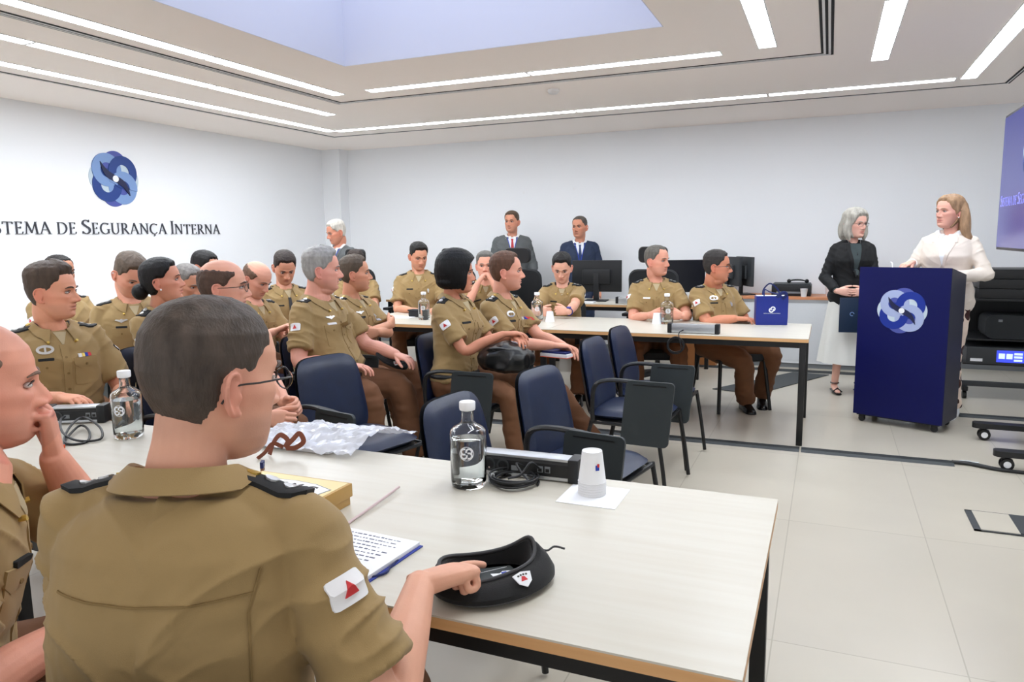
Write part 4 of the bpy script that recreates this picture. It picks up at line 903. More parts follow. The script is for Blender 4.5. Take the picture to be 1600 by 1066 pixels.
# ================================================================ WHO IS WHERE
HR = lambda **k: dict(dict(col=(52, 42, 36), side=.005, top=.014), **k)
DEG = math.radians
PEOPLE = dict(
A=dict(loc=(-.860, .722), s=1.035, hc=(-.878, .853), crown=1.340, wr=1.0, hands=1.08, bh=109, hh=76, pitch=4, lean=11, near=True, yoke=True, det=1, glasses=dict(r=.0013), skin=(222, 166, 140), scalp=.25, beard=.4,
   hair=HR(col=(74, 64, 57), side=.0018, top=.006, soft=.024, var=.35, rough=.001, rough2=.0007), armR=dict(w=(-.652, 1.085, .805), wd=True, fd=(.38, .90, -.06), pn=(.25, 0, -1), curls=[.09, 1.25, 1.35, 1.4], thumb=(.5, .2), e=(-.585, .90, .73)), armL=dict(w=(-1.10, 1.10, .772), wd=True, fd=(.3, .9, 0), pn=(0, 0, -1)), patchR=(.8, -.6, .1),
   legR=dict(t=(.22, .45, .085)), legL=dict(t=(-.20, .45, .085)), label='person in khaki uniform seen from behind in the foreground, pointing into a black beret', cl='dark chair of the person seen from behind in the foreground'),
B=dict(loc=(-1.580, .690), s=.99, hc=(-1.520, .887), crown=1.279, bh=54, hh=58, pitch=2, lean=22, near=True, skin=(224, 158, 134), fat=.35, beard=.25,
   scalp=.25, hair=HR(col=(110, 88, 74), side=.002, top=.003, soft=.016, crown=[.03, .058, .088, .098]), armL=dict(w=(-1.468, .995, .978), wd=True, fd=(.02, -.08, 1), pn=(-.55, -.7, -.1), curls=[.75, .95, 1.1, 1.2], thumb=(.3, .2), e=(-1.60, 1.09, .76)), armR=dict(t=(.10, .34, .69)), label='bald person in khaki uniform at the left photo edge resting the chin on one hand', cl='dark chair of the bald person at the left photo edge'),
C=dict(hc=(-3.307, 2.306), crown=1.347, bh=-18, hh=30, badge='round', ribbons=True, skin=(224, 158, 128), hair=HR(col=(72, 58, 48), side=.002, top=.020, front=.008, soft=.012), armR=dict(w=(-3.02, 2.10, .768), wd=True, fd=(1, 0, 0), pn=(0, 0, -1)), armL=dict(w=(-2.98, 2.36, .72)), label='person in khaki with medal ribbons and round silver badge, seated left', cl='chair of the officer with medal ribbons on the left'),
D=dict(hc=(-5.094, 3.628), crown=1.351, bh=-5, hh=5, det=1, skin=(176, 120, 92), hair=HR(col=(30, 26, 24), side=.003, top=.006), label='person with short black hair half hidden behind the officer with medal ribbons', cl='chair at the far left below the wall lettering'),
E=dict(hc=(-3.931, 3.251), crown=1.375, bh=-32, hh=-12, pitch=32, badge='wing', pin=True, glasses={}, skin=(226, 162, 136), hair=HR(col=(92, 78, 66), side=.004, top=.016, front=.004), armR=dict(t=(.07, .30, .68)), armL=dict(t=(-.07, .32, .68)), label='person in khaki uniform and glasses looking down, wing badge on chest, on the left', cl='chair of the officer in glasses looking down'),
F=dict(hc=(-3.417, 3.027), crown=1.345, bh=5, hh=38, pitch=-8, fem=True, skin=(212, 148, 122), patchR=(1, .2, 0), hair=HR(col=(16, 14, 15), side=.012, top=.016, line=[.080, .080, .074, .060, .045, .025, .020, .030, -.01, -.045, -.06, -.068], lumps=[((0, -.118, -.035), (.052, .042, .045))], rough2=.001), armR=dict(t=(.08, .34, .68)), armL=dict(t=(-.08, .34, .68)), label='smiling woman in khaki uniform with black hair in a low bun', cl='chair of the smiling woman with the bun'),
G=dict(hc=(-4.086, 3.829), crown=1.280, bh=-20, hh=0, pitch=18, det=1, skin=(206, 148, 120), hair=HR(col=(120, 116, 112), side=.004, top=.012), label='grey haired person looking down, right of the woman with the bun', cl='chair of the grey haired officer looking down'),
H=dict(hc=(-4.604, 4.498), crown=1.363, bh=-10, hh=15, pitch=14, det=1, skin=(206, 150, 122), hair=HR(col=(24, 22, 22), side=.006, top=.012), label='person with cropped black hair, only forehead visible, in the left back row', cl='chair in the left back row behind the grey haired officer'),
I=dict(hc=(-2.570, 2.612), crown=1.345, bh=-4, hh=36, lean=22, glasses=dict(r=.0014), skin=(222, 164, 140), hair=HR(col=(78, 58, 48), side=.006, top=.004, crown=[.055, .072, .082, .078], rough=.002, locks=[]), armR=dict(w=(-2.075, 2.355, .645), wd=True, fd=(1, .1, -.05), pn=(0, .9, -.3), curl=.9), armL=dict(w=(-2.055, 2.455, .648), wd=True, fd=(1, -.25, 0), pn=(0, -.9, -.3), curl=.9), label='balding person with dark rimmed glasses and clasped hands, behind the foreground head', cl='chair of the balding officer with clasped hands'),
J=dict(hc=(-3.791, 4.176), crown=1.286, bh=-8, hh=4, pitch=26, lean=8, skin=(224, 164, 140), hair=HR(col=(104, 78, 62), side=.005, top=.004, crown=[.04, .055, .080, .085]), armR=dict(t=(.08, .34, .80)), armL=dict(t=(-.05, .36, .78)), label='balding person in khaki looking down at a phone, left of the heavy grey haired officer', cl='chair of the balding officer with a phone'),
K=dict(hc=(-4.08, 4.832), crown=1.353, bh=-34, hh=-38, pitch=28, tie_specs=True, skin=(210, 150, 122), hair=HR(col=(48, 38, 34), side=.005, top=.016), armR=dict(t=(.07, .30, .70)), armL=dict(t=(-.07, .32, .70)), label='person in khaki uniform looking down, sunglasses hooked on the shirt placket', cl='chair of the officer with hanging sunglasses'),
L=dict(hc=(-2.856, 3.714), crown=1.390, bh=2, hh=36, fat=1, hs=1.12, badge='wing', plate=M['patchw'], skin=(224, 162, 142), hair=HR(col=(150, 148, 144), side=.005, top=.016, front=.006), armR=dict(t=(.20, .30, .70)), armL=dict(t=(-.16, .43, .715)), legR=dict(t=(.17, .46, .085)), legL=dict(t=(-.14, .56, .085)), label='heavy grey haired person in khaki uniform with a black beret on the thigh', cl='chair of the heavy grey haired officer'),
M=dict(hc=(-3.083, 4.376), crown=1.324, bh=0, hh=34, pitch=-3, badge='wing', pin=True, skin=(212, 152, 122), hair=HR(col=(84, 72, 60), side=.003, top=.012, front=.004), armR=dict(t=(-.09, .235, .82), fd=(-1, -.2, .1), pn=(0, -1, 0), pole=(1, .1, -.5)), armL=dict(t=(.09, .265, .79), fd=(1, -.2, 0), pn=(0, -1, 0), pole=(-1, .1, -.5)), legR=dict(t=(.16, .52, .085)), label='young person in khaki uniform with folded arms beside the heavy grey haired officer', cl='chair of the officer with folded arms'),
N=dict(hc=(-4.45, 6.35), crown=1.335, bh=-62, hh=-70, pitch=8, skin=(206, 150, 122), hair=HR(col=(50, 38, 32), side=.006, top=.014), armR=dict(w=(-4.35, 6.0, .77)), armL=dict(w=(-4.15, 6.05, .77)), label='person in khaki uniform mostly hidden behind the young officer with folded arms', v=1, cl='chair of the hidden officer at the left end of the far table'),
P=dict(hc=(-3.727, 6.38), crown=1.401, bh=-62, hh=-42, pitch=16, skin=(214, 152, 122), patchL=(-1, .1, 0), pin=True, hair=HR(col=(30, 28, 26), side=.004, top=.018, front=.004), armR=dict(w=(-3.62, 5.99, .772), wd=True, fd=(1, -.2, 0), pn=(0, 0, -1)), armL=dict(w=(-3.38, 6.07, .772)), label='dark haired person in khaki at the far table beside an empty office chair', v=1, cl='dark chair of the officer looking down at the far table'),
Q=dict(hc=(-2.095, 4.036), crown=1.359, bh=-4, hh=24, fem=True, skin=(206, 140, 112), patchR=(1, .25, 0), noear=True, hair=HR(col=(9, 10, 12), side=.026, top=.030, vol=.006, locks=[([(.045, .050, .070), (.070, .045, .01), (.070, .040, -.05), (.062, .040, -.085)], [.03, .027, .025, .012]), ([(-.045, .050, .070), (-.070, .045, .01), (-.070, .040, -.05), (-.062, .040, -.085)], [.03, .027, .025, .012])], rough=.0005, line=[.070, .066, .050, .010, -.045, -.075, -.080, -.080, -.080, -.080, -.080, -.085], soft=.006, lumps=[((0, -.030, .012), (.097, .104, .112)), ((0, -.042, -.045), (.090, .082, .050))]), armR=dict(t=(.02, .35, .855), fd=(-.5, .9, .05), pn=(0, 0, -1)), armL=dict(t=(-.07, .38, .835), fd=(.6, .8, -.1), pn=(0, 0, -1)), legR=dict(t=(.12, .50, .085)), legL=dict(t=(-.14, .52, .085)), label='woman in khaki uniform with a sleek black bob, both hands on a black leather bag', cl='chair of the woman with the black bob, tablet folded down'),
S=dict(hc=(-1.976, 4.523), crown=1.340, bh=-6, hh=20, pitch=-2, lean=8, badge='round', ribbons=True, skin=(222, 160, 136), hair=HR(col=(94, 66, 50), side=.006, top=.014, line=[.088, .094, .092, .062, .042, .016, .012, .024, .000, -.030, -.055, -.066]), armR=dict(t=(.06, .46, .735)), armL=dict(t=(-.06, .48, .72)), legR=dict(t=(.12, .68, .085)), legL=dict(t=(-.14, .66, .085)), label='brown haired person in khaki holding books, next to the woman with the black bob', cl='chair of the officer holding books'),
R=dict(hc=(-3.018, 6.42), crown=1.308, bh=-66, hh=-66, lean=14, skin=(222, 160, 136), hair=HR(col=(104, 102, 98), side=.006, top=.018), armR=dict(t=(.07, .30, 1.01), fd=(-.5, -.2, .7), pn=(-.8, -.3, 0), curl=.9, pole=(.5, .2, -1)), armL=dict(t=(-.07, .31, 1.01), fd=(.4, -.2, .7), pn=(.8, -.3, 0), curl=.9, pole=(-.5, .2, -1)), label='grey haired person resting the mouth on clasped hands behind the far table', v=1, cl='dark chair of the officer with hands at the mouth'),
V=dict(hc=(-2.213, 6.33), crown=1.294, bh=-74, hh=-76, pitch=22, lean=8, skin=(224, 168, 144), hair=HR(col=(28, 26, 26), side=.004, top=.018, front=.006), armR=dict(w=(-2.30, 5.90, .785), wd=True, fd=(1, -.1, .1), pn=(0, .9, -.2), curl=.9), armL=dict(w=(-2.02, 5.92, .785), wd=True, fd=(-1, -.1, .1), pn=(0, .9, -.2), curl=.9), watch=True, label='young dark haired person in khaki with a blue watch at the far table', v=1, cl='dark chair of the officer with the blue watch'),
W=dict(hc=(-1.347, 6.28), crown=1.349, bh=-76, hh=-20, plate=M['patchw'], skin=(220, 156, 132), patchR=(.9, .5, 0), hair=HR(col=(92, 88, 82), side=.003, top=.008, line=[.090, .094, .096, .062, .042, .016, .012, .024, .000, -.030, -.055, -.066]), armR=dict(w=(-1.33, 5.92, .785), wd=True, fd=(1, -.1, .1), pn=(0, .9, -.2), curl=.9), armL=dict(w=(-1.05, 5.94, .785), wd=True, fd=(-1, -.1, .1), pn=(0, .9, -.2), curl=.9), label='person in khaki uniform with raised chin looking right, behind a bottle on the far table', v=1, cl='dark chair of the officer with raised chin'),
X=dict(loc=(-.860, 6.250), side=0, hc=(-.837, 6.18), crown=1.310, bh=-50, hh=2, fat=.7, badge='round', pin=True, glasses=dict(r=.0016), skin=(204, 136, 106), patchR=(.8, .6, 0), hair=HR(col=(46, 42, 40), side=.005, top=.014), armR=dict(w=(-.66, 5.97, .775), wd=True, fd=(1, .1, 0), pn=(0, 0, -1)), armL=dict(w=(-.50, 6.16, .70)), legR=dict(w=(-.58, 6.20, .085), pole=(0, 1, .6), foot=(.3, 1, 0)), legL=dict(w=(-.47, 6.40, .10), pole=(-.7, .9, .6), foot=(.5, .8, -.1)), label='person in khaki and glasses with crossed ankles at the right end of the far table', cl='black four legged chair of the officer with crossed ankles'),
T=dict(hc=(-3.58, 8.4), crown=1.758, sit=False, bh=-66, hh=-88, top='suit', topmat=M['greysuit'], lowermat=M['greysuit'], tie=M['redtie'], lanyard=1, skin=(214, 150, 122), hair=HR(col=(84, 68, 54), side=.004, top=.012), armR=dict(t=(.24, .12, .86)), armL=dict(t=(-.24, .12, .86)), label='standing person in a grey suit with a red tie and blue lanyard'),
U=dict(hc=(-2.73, 8.45), crown=1.675, sit=False, bh=-70, hh=-96, top='suit', topmat=M['navysuit'], lowermat=M['navysuit'], tie=M['bluetie'], lanyard=1, skin=(208, 144, 116), hair=HR(col=(80, 74, 68), side=.003, top=.006), armR=dict(t=(.22, .12, .82)), armL=dict(t=(-.22, .12, .82)), label='standing person in a navy suit with a dark tie and blue lanyard'),
O=dict(hc=(-5.071, 6.9), crown=1.659, sit=False, bh=-88, hh=-122, pitch=14, lean=4, top='suit', topmat=M['greysuit'], lowermat=M['greysuit'], tie=M['redtie'], lanyard=1, skin=(208, 142, 116), hair=HR(col=(196, 190, 180), side=.008, top=.018), brow=(150, 140, 130), armR=dict(t=(.22, .20, .90)), armL=dict(t=(-.22, .16, .86)), label='standing white haired person in a grey suit near the room corner'),
Y=dict(hc=(.196, 7.2), crown=1.644, sit=False, fem=True, bh=-78, hh=-48, pitch=2, top='blazer', topmat=M['blacksuit'], inner=M['greytop'], shirtcollar=False, cuffs=True, lower='skirt', lowermat=M['offwhite'], sandals=True, glasses=dict(r=.001), skin=(232, 182, 164), vdepth=.22,
   hair=HR(col=(168, 164, 154), side=.016, top=.022, vol=.004, line=[.078, .072, .05, .02, -.01, -.05, -.10, -.11, -.11, -.11, -.11, -.11], locks=[([(.07, .01, .04), (.092, .01, -.03), (.088, .02, -.09), (.078, .03, -.125)], [.026, .032, .028, .012]), ([(-.07, .01, .04), (-.092, .01, -.03), (-.088, .02, -.09), (-.078, .03, -.125)], [.026, .032, .028, .012]), ([(0, -.08, .05), (0, -.105, -.03), (0, -.10, -.10), (0, -.085, -.13)], [.05, .06, .055, .03])], nsc=(60, 60, 25), rough2=.002), armR=dict(w=(.07, 6.98, .93), wd=True, fd=(1, -.1, -.1), pn=(0, 1, 0)), armL=dict(w=(.32, 6.98, .93), wd=True, fd=(-1, -.1, -.1), pn=(0, 1, 0)), label='grey haired woman in black blazer and long white skirt standing left of the lectern'),
Z=dict(hc=(.829, 6.52), crown=1.708, sit=False, fem=True, bh=-112, hh=-142, pitch=-3, top='blazer', topmat=M['cream'], inner=M['whitecloth'], shirtcollar=True, lower='trousers', skin=(226, 170, 150), vdepth=.16,
   hair=HR(col=(158, 126, 96), side=.010, top=.016, line=[.082, .080, .066, .045, .02, -.0, -.02, .0, -.05, -.11, -.11, -.11], locks=[([(-.05, -.05, .05), (-.088, -.045, -.03), (-.10, -.05, -.12), (-.12, -.08, -.20), (-.16, -.10, -.245)], [.035, .036, .032, .026, .008]), ([(0, -.08, .05), (-.01, -.105, -.04), (-.03, -.11, -.14), (-.07, -.13, -.23)], [.055, .058, .05, .012]), ([(.05, -.05, .05), (.078, -.05, -.03), (.07, -.07, -.12), (.04, -.10, -.20)], [.035, .034, .032, .012])], nsc=(60, 60, 14), rough2=.0018), armR=dict(w=(.585, 6.36, 1.20), wd=True, fd=(-.6, -.6, -.2), pn=(.1, .1, -1), curl=.5), armL=dict(w=(.86, 6.30, 1.10), wd=True, fd=(-.9, -.3, 0), pn=(0, 0, -1), pole=(-.9, -.5, -.6)), label='woman speaking at the lectern with long light brown hair and a cream blazer'),
)
for k_, p_ in PEOPLE.items():
    if 'loc' not in p_:
        hs_ = p_.get('hs', 1.07) * (.96 if p_.get('fem') else 1); l_ = DEG(p_.get('lean', 0)); sit_ = p_.get('sit', True)
        s_ = (p_['crown'] - .27 * hs_ - .565) / (.5 * math.cos(l_)) if sit_ else (p_['crown'] - .27 * hs_) / 1.43
        d_ = .5 * s_ * math.sin(l_) + .035 - .012; b_ = DEG(p_['bh']); p_['loc'] = (p_['hc'][0] - d_ * math.cos(b_), p_['hc'][1] - d_ * math.sin(b_)); del p_['hc']
SEATED = []; VISITOR = []
for k_, p_ in PEOPLE.items():
    if not p_.get('sit', True): continue
    b_ = DEG(p_['bh']); x_, y_ = p_['loc'][0] + .09 * math.cos(b_), p_['loc'][1] + .09 * math.sin(b_)
    if k_ == 'X': VISITOR.append((-.72, 6.29, -52, p_['cl']))
    elif p_.get('v') or k_ in 'AB': VISITOR.append((x_, y_, p_['bh'], p_['cl']))
    else: SEATED.append((x_, y_, 0 if abs(p_['bh']) < 22 else p_['bh'] / 2, p_['cl']))
OFFICE = [(-4.72, 7.05, 82, 'empty office chair with headrest left of the dark haired officer at the far table'), (-3.58, 7.10, 90, 'office chair behind the grey haired officer with hands at the mouth'), (-2.86, 7.05, 95, 'empty office chair with headrest in front of the standing man in the grey suit'), (-1.50, 7.10, 90, 'office chair whose headrest shows right of the officer with raised chin')]
# ================================================================ CHAIRS
EG = 'leather chairs with writing tablets'
ch = chair_proto('empty navy leather chair nearest the clasped hands, black tablet folded down')
ch.location = (-2.10, 2.99, 0); ch.rotation_euler = (0, 0, math.radians(-14)); ch['group'] = EG
R_ = math.radians
dup(ch, (-1.03, 2.37, 0), R_(-6), 'empty navy leather chair right behind the clear bottle on the foreground table')
dup(ch, (-.935, 3.02, 0), R_(-10), 'empty navy leather chair with its black tablet hanging behind the paper cups')
dup(ch, (-.995, 4.09, 0), R_(-4), 'empty navy leather chair with hanging tablet, the nearer of the pair at the far table')
dup(ch, (-.985, 4.655, 0), R_(-4), 'empty navy leather chair with hanging tablet, the farther of the pair, touching the far table')
for x, y, a, l in SEATED: dup(ch, (x, y, 0), R_(a), l)
for o in [c for c in C.objects if c.name.startswith('conference_chair')]: o['group'] = EG

def visitor_chair(label):          # black four-legged chair, faces +x
    t = thing('visitor_chair', label, 'chair')
    V = np.array(rrect(.43, .44, .07)); obj('seat', (lambda vf: vf)(prism(V, .045, (0, 0, .42))), M['mesh'], t)
    R = []; 
    P = rrect(.42, .40, .09)
    for d in (0, .012, .03, .04): k = .93 if d in (0, .04) else 1; R.append([(-.21 - .02 * 0 + d - .16 * (b * k + .2) - .35 * 0 + .5 * (a * k) ** 2, a * k, .66 + b * k) for a, b in P])
    obj('backrest', rings([np.array(r) for r in R]), M['mesh'], t)
    for s in (-1, 1):
        obj('leg', tube([(.18, s * .20, .42), (.23, s * .235, .0)], .015), M['blackm'], t); obj('leg', tube([(-.17, s * .20, .42), (-.24, s * .235, .0)], .015), M['blackm'], t)
        obj('back_upright', tube(smooth_path([(-.16, s * .16, .42), (-.20, s * .16, .5), (-.225, s * .15, .66)], 4), .011), M['blackm'], t)
    obj('crossbar', join(tube([(.17, -.20, .41), (.17, .20, .41)], .012), tube([(-.17, -.20, .41), (-.17, .20, .41)], .012)), M['blackm'], t)
    return t
vc = None
for x, y, a, l in VISITOR:
    if vc is None: vc = visitor_chair(l); vc.location = (x, y, 0); vc.rotation_euler = (0, 0, R_(a))
    else: dup(vc, (x, y, 0), R_(a), l)

def office_chair(label):           # swivel chair with headrest, faces +x
    t = thing('office_chair', label, 'office chair')
    obj('seat', prism(rrect(.48, .50, .08), .07, (0, 0, .44)), M['mesh'], t)
    P = rrect(.47, .56, .09); R = []
    for d, k in ((0, .95), (.012, 1), (.03, 1), (.04, .95)): R.append(np.array([(-.25 + d - .12 * b * k + .45 * (a * k) ** 2, a * k, .84 + b * k) for a, b in P]))
    obj('backrest', rings(R), M['mesh'], t)
    P = rrect(.27, .15, .045); R = []
    for d, k in ((0, .92), (.015, 1), (.04, 1), (.055, .92)): R.append(np.array([(-.30 + d + .8 * (a * k) ** 2, a * k, 1.255 + b * k) for a, b in P]))
    obj('headrest', rings(R), M['black'], t)
    obj('headrest_stem', tube(smooth_path([(-.285, 0, 1.08), (-.30, 0, 1.15), (-.285, 0, 1.24)], 4), .02, flat=.5), M['black'], t)
    obj('back_support', tube(smooth_path([(-.05, 0, .42), (-.24, 0, .46), (-.28, 0, .7)], 4), .025, flat=.6), M['black'], t)
    for s in (-1, 1): obj('armrest', join(tube(smooth_path([(-.05, s * .22, .45), (-.02, s * .29, .52), (-.02, s * .29, .66)], 4), .016), box(-.14, .12, s * .29 - .035, s * .29 + .035, .66, .69, .008)), M['black'], t)
    obj('gas_column', lathe([(.025, .10), (.025, .3), (.04, .3), (.05, .44)], n=16), M['black'], t)
    L = []
    for k in range(5): a = 2 * PI * k / 5; L.append(tube([(0, 0, .11), (.30 * math.cos(a), .30 * math.sin(a), .075)], [.03, .018], 8))
    obj('star_base', join(*L), M['black'], t)
    for k in range(5): a = 2 * PI * k / 5; v = lathe([(.003, -.018), (.028, -.018), (.03, 0), (.028, .018), (.003, .018)], n=14); obj('caster', xf(v, (.30 * math.cos(a), .30 * math.sin(a), .031), rx=PI / 2, rz=a), M['black'], t)
    return t
oc = None
for x, y, a, l in OFFICE:
    if oc is None: oc = office_chair(l); oc.location = (x, y, 0); oc.rotation_euler = (0, 0, R_(a))
    else: dup(oc, (x, y, 0), R_(a), l)

# ================================================================ LECTERN
FA = math.atan2(-.23, .564)
t = thing('lectern', 'deep blue lectern on casters with the round ring emblem on its front', 'lectern', (.566, 6.153, 0), FA)
wd, dp = .61, .35
V, F = prism([(-dp / 2, .062), (dp / 2, .062), (dp / 2, 1.118), (-dp / 2, 1.176)], wd, (-wd / 2, 0, 0), (0, 1, 0), (0, 0, 1), (1, 0, 0))
obj('cabinet', (V, F), M['lectern'], t, smooth=False)
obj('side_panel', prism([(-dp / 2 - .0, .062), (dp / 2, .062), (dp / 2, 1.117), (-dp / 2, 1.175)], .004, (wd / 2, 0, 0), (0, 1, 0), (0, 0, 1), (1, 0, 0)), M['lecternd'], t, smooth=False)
obj('base_board', box(-wd / 2 + .02, wd / 2 - .02, -dp / 2 + .02, dp / 2 - .02, .05, .062), M['black'], t, smooth=False)
ms = []; ems = [((place(v, (0, -dp / 2 - .0005, .865), (1, 0, 0), (0, 0, 1)), f), {'e_light': mat('emblem_lilac_grey', (158, 170, 208), .5)}.get('x', m)) for v, f, m in emblem(.172, .0012)]
ll = mat('emblem_lilac_grey', (160, 172, 208), .5); ldk = mat('emblem_royal_blue', (14, 44, 140), .45)
ems = [(vf, ll if m is M['e_light'] else ldk if m is M['e_dark'] else m) for vf, m in ems]
multi('emblem', ems, t)
for sx in (-1, 1):
    for sy in (-1, 1): obj('caster', join(xf(lathe([(.003, -.012), (.022, -.012), (.025, 0), (.022, .012), (.003, .012)], n=16), (sx * .25, sy * .14, .0255), rx=PI / 2), box(sx * .25 - .02, sx * .25 + .02, sy * .14 - .018, sy * .14 + .018, .036, .05, .003)), M['black'], t)
# ================================================================ TELEVISION ON STAND
t = thing('television', 'large flat television showing a blue title screen, cut by the right photo edge', 'television', (1.1, 5.47, 1.295))
obj('casing', box(.004, .06, -.83, .83, 0, .93, .004), M['black'], t)
ms_ = bpy.data.materials.new('blue_screen_image'); ms_.use_nodes = True; nt = ms_.node_tree; b = nt.nodes['Principled BSDF']; tc = nt.nodes.new('ShaderNodeTexCoord'); gr = nt.nodes.new('ShaderNodeSeparateXYZ'); rp = nt.nodes.new('ShaderNodeMapRange')
nt.links.new(tc.outputs['Object'], gr.inputs[0]); nt.links.new(gr.outputs[2], rp.inputs[0]); rp.inputs[1].default_value = .1; rp.inputs[2].default_value = .93
cr = nt.nodes.new('ShaderNodeValToRGB'); cr.color_ramp.elements[0].color = srgb(84, 84, 170); cr.color_ramp.elements[1].color = srgb(22, 34, 150); nt.links.new(rp.outputs[0], cr.inputs[0])
nt.links.new(cr.outputs[0], b.inputs['Emission Color']); b.inputs['Emission Strength'].default_value = .33; b.inputs['Base Color'].default_value = (.01, .01, .02, 1); b.inputs['Roughness'].default_value = .25
obj('screen', box(0, .004, -.815, .815, .018, .912), ms_, t, smooth=False)
M['scrtext'] = mat('screen_lettering', (120, 122, 190), .5, emit=.6)
w_ = bpy.data.objects.new('screen_title', None); C.objects.link(w_); w_.parent = t
lettering([('SISTEMA', 1), ('DE', 0), ('SEGURANÇA', 1), ('INTERNA', 1)], .075, .058, 1.45, (-.0005, .76, .30), (0, -1, 0), (0, 0, 1), M['scrtext'], w_, .001)
multi('screen_emblem', [((place(v, (-.0005, .0, .62), (0, -1, 0), (0, 0, 1)), f), m) for v, f, m in emblem(.19, .0006)], t)
t = thing('television_stand', 'black wheeled stand carrying the television, casters at the right photo edge', 'stand', (1.35, 5.47, 0))
for y in (-.36, .36):
    b_ = obj('base_leg', prism(rrect(.90, .085, .035), .035, (.06, y, .085)), M['black'], t)
    for x in (-.33, .45):
        w1 = obj('caster', join(lathe([(.016, .06), (.016, .085)], (x, y, 0), 12), box(x - .012, x + .042, y - .020, y + .020, .045, .068, .004)), M['black'], t)
        for s in (-1, 1):
            tyre = obj('wheel', xf(lathe([(.006, -.008), (.036, -.008), (.038, 0), (.036, .008), (.006, .008)], n=22), (x + .012, y + s * .022, .0385), rx=PI / 2), M['blackm'], w1)
            obj('hub_cap', xf(lathe([(.001, -.010), (.020, -.010), (.022, .0), (.020, .010), (.001, .010)], n=16), (x + .012, y + s * .023, .0385), rx=PI / 2), M['white'], w1)
obj('crossbeam', box(-.03, .06, -.36, .36, .09, .12, .004), M['black'], t)
for y in (-.17, .17): obj('column', box(.0, .05, y - .03, y + .03, .12, 1.9, .005), M['black'], t)
obj('mount_bracket', box(-.19, 0, -.25, .25, 1.55, 1.85, .005), M['black'], t)
# ================================================================ AV TROLLEY
t = thing('equipment_trolley', 'black equipment trolley behind the lectern speaker', 'trolley', (1.62, 7.6, 0)); x0, x1 = -.52, .55
obj('top_shelf', box(x0, x1, -.3, .3, .84, .862, .004), M['black'], t); obj('middle_shelf', box(x0, x1, -.28, .3, .50, .515, .004), M['black'], t); obj('lower_shelf', box(x0, x1, -.28, .3, .29, .305, .004), M['black'], t)
for sx in (x0 + .02, x1 - .02):
    obj('upright', box(sx - .018, sx + .018, .24, .29, .11, .84), M['black'], t); f_ = obj('foot', prism(rrect(.045, .72, .02), .03, (sx, -.02, .075)), M['black'], t)
    for y in (-.33, .3): obj('caster', xf(lathe([(.004, -.015), (.033, -.015), (.035, 0), (.033, .015), (.004, .015)], n=16), (sx, y, .036), rx=PI / 2, rz=PI / 2), M['blackm'], f_)
obj('front_rail', box(x0, x1, -.30, -.27, .105, .15, .004), M['dgrey'], t); obj('back_panel', box(x0, x1, .27, .28, .3, .84), M['black'], t)
sp_ = lambda n, l, c, o: thing(n, l, c, o)
for k, l in enumerate(('lowest of the three flat black units stacked on the trolley', 'middle of the three flat black units stacked on the trolley', 'topmost of the three flat black units stacked on the trolley')):
    u = sp_('audio_unit', l, 'audio unit', (1.64, 7.55, .862 + .083 * k)); obj('housing', box(-.46, .46, -.24, .22, .001, .080, .005), M['black'], u); obj('indicator', box(.02, .07, -.243, -.24, .035, .05), M['grey'], u)
u = sp_('carry_case', 'rounded dark carry case with a white tag on the middle trolley shelf', 'case', (1.58, 7.52, .515)); obj('shell', prism(rrect(.66, .20, .06), .34, (0, -.2, .105), (1, 0, 0), (0, 0, 1), (0, 1, 0)), M['mesh'], u)
obj('tag', box(.02, .05, -.203, -.20, .08, .15), M['paper'], u); obj('latch', box(-.24, -.21, -.203, -.20, .15, .17), M['grey'], u)
u = sp_('control_unit', 'grey rack unit with a glowing blue touch display', 'control unit', (1.60, 7.50, .3055)); obj('housing', box(-.48, .48, -.21, .25, .0005, .14, .003), M['dgrey'], u)
sc_ = obj('display', box(-.26, -.06, -.2125, -.21, .02, .12), mat('blue_touch_display', (40, 52, 180), .3, emit=1.2), u); di = mat('display_icon', (150, 165, 235), .3, emit=1.0)
for a, b_, w2, h2 in ((-.245, .05, .045, .045), (-.19, .05, .045, .045), (-.135, .085, .06, .018), (-.135, .058, .06, .018), (-.135, .03, .06, .018)): obj('icon', box(a, a + w2, -.2132, -.2125, b_, b_ + h2), di, sc_, smooth=False)
obj('sticker', box(-.45, -.36, -.2115, -.21, .02, .045), M['paper'], u); obj('sticker', box(.25, .36, -.2115, -.21, .012, .022), M['black'], u)
u = sp_('plastic_bag', 'small crumpled clear bag beside the black units on the trolley', 'bag', (1.14, 7.45, .862)); v_, f_ = ellipsoid((0, 0, .05), (.035, .05, .05), 16); v_ = v_ + vnoise(v_ * 40)[:, None] * .01; v_[:, 2] = np.maximum(v_[:, 2], .001); obj('film', (v_, f_), M['alu'], u)
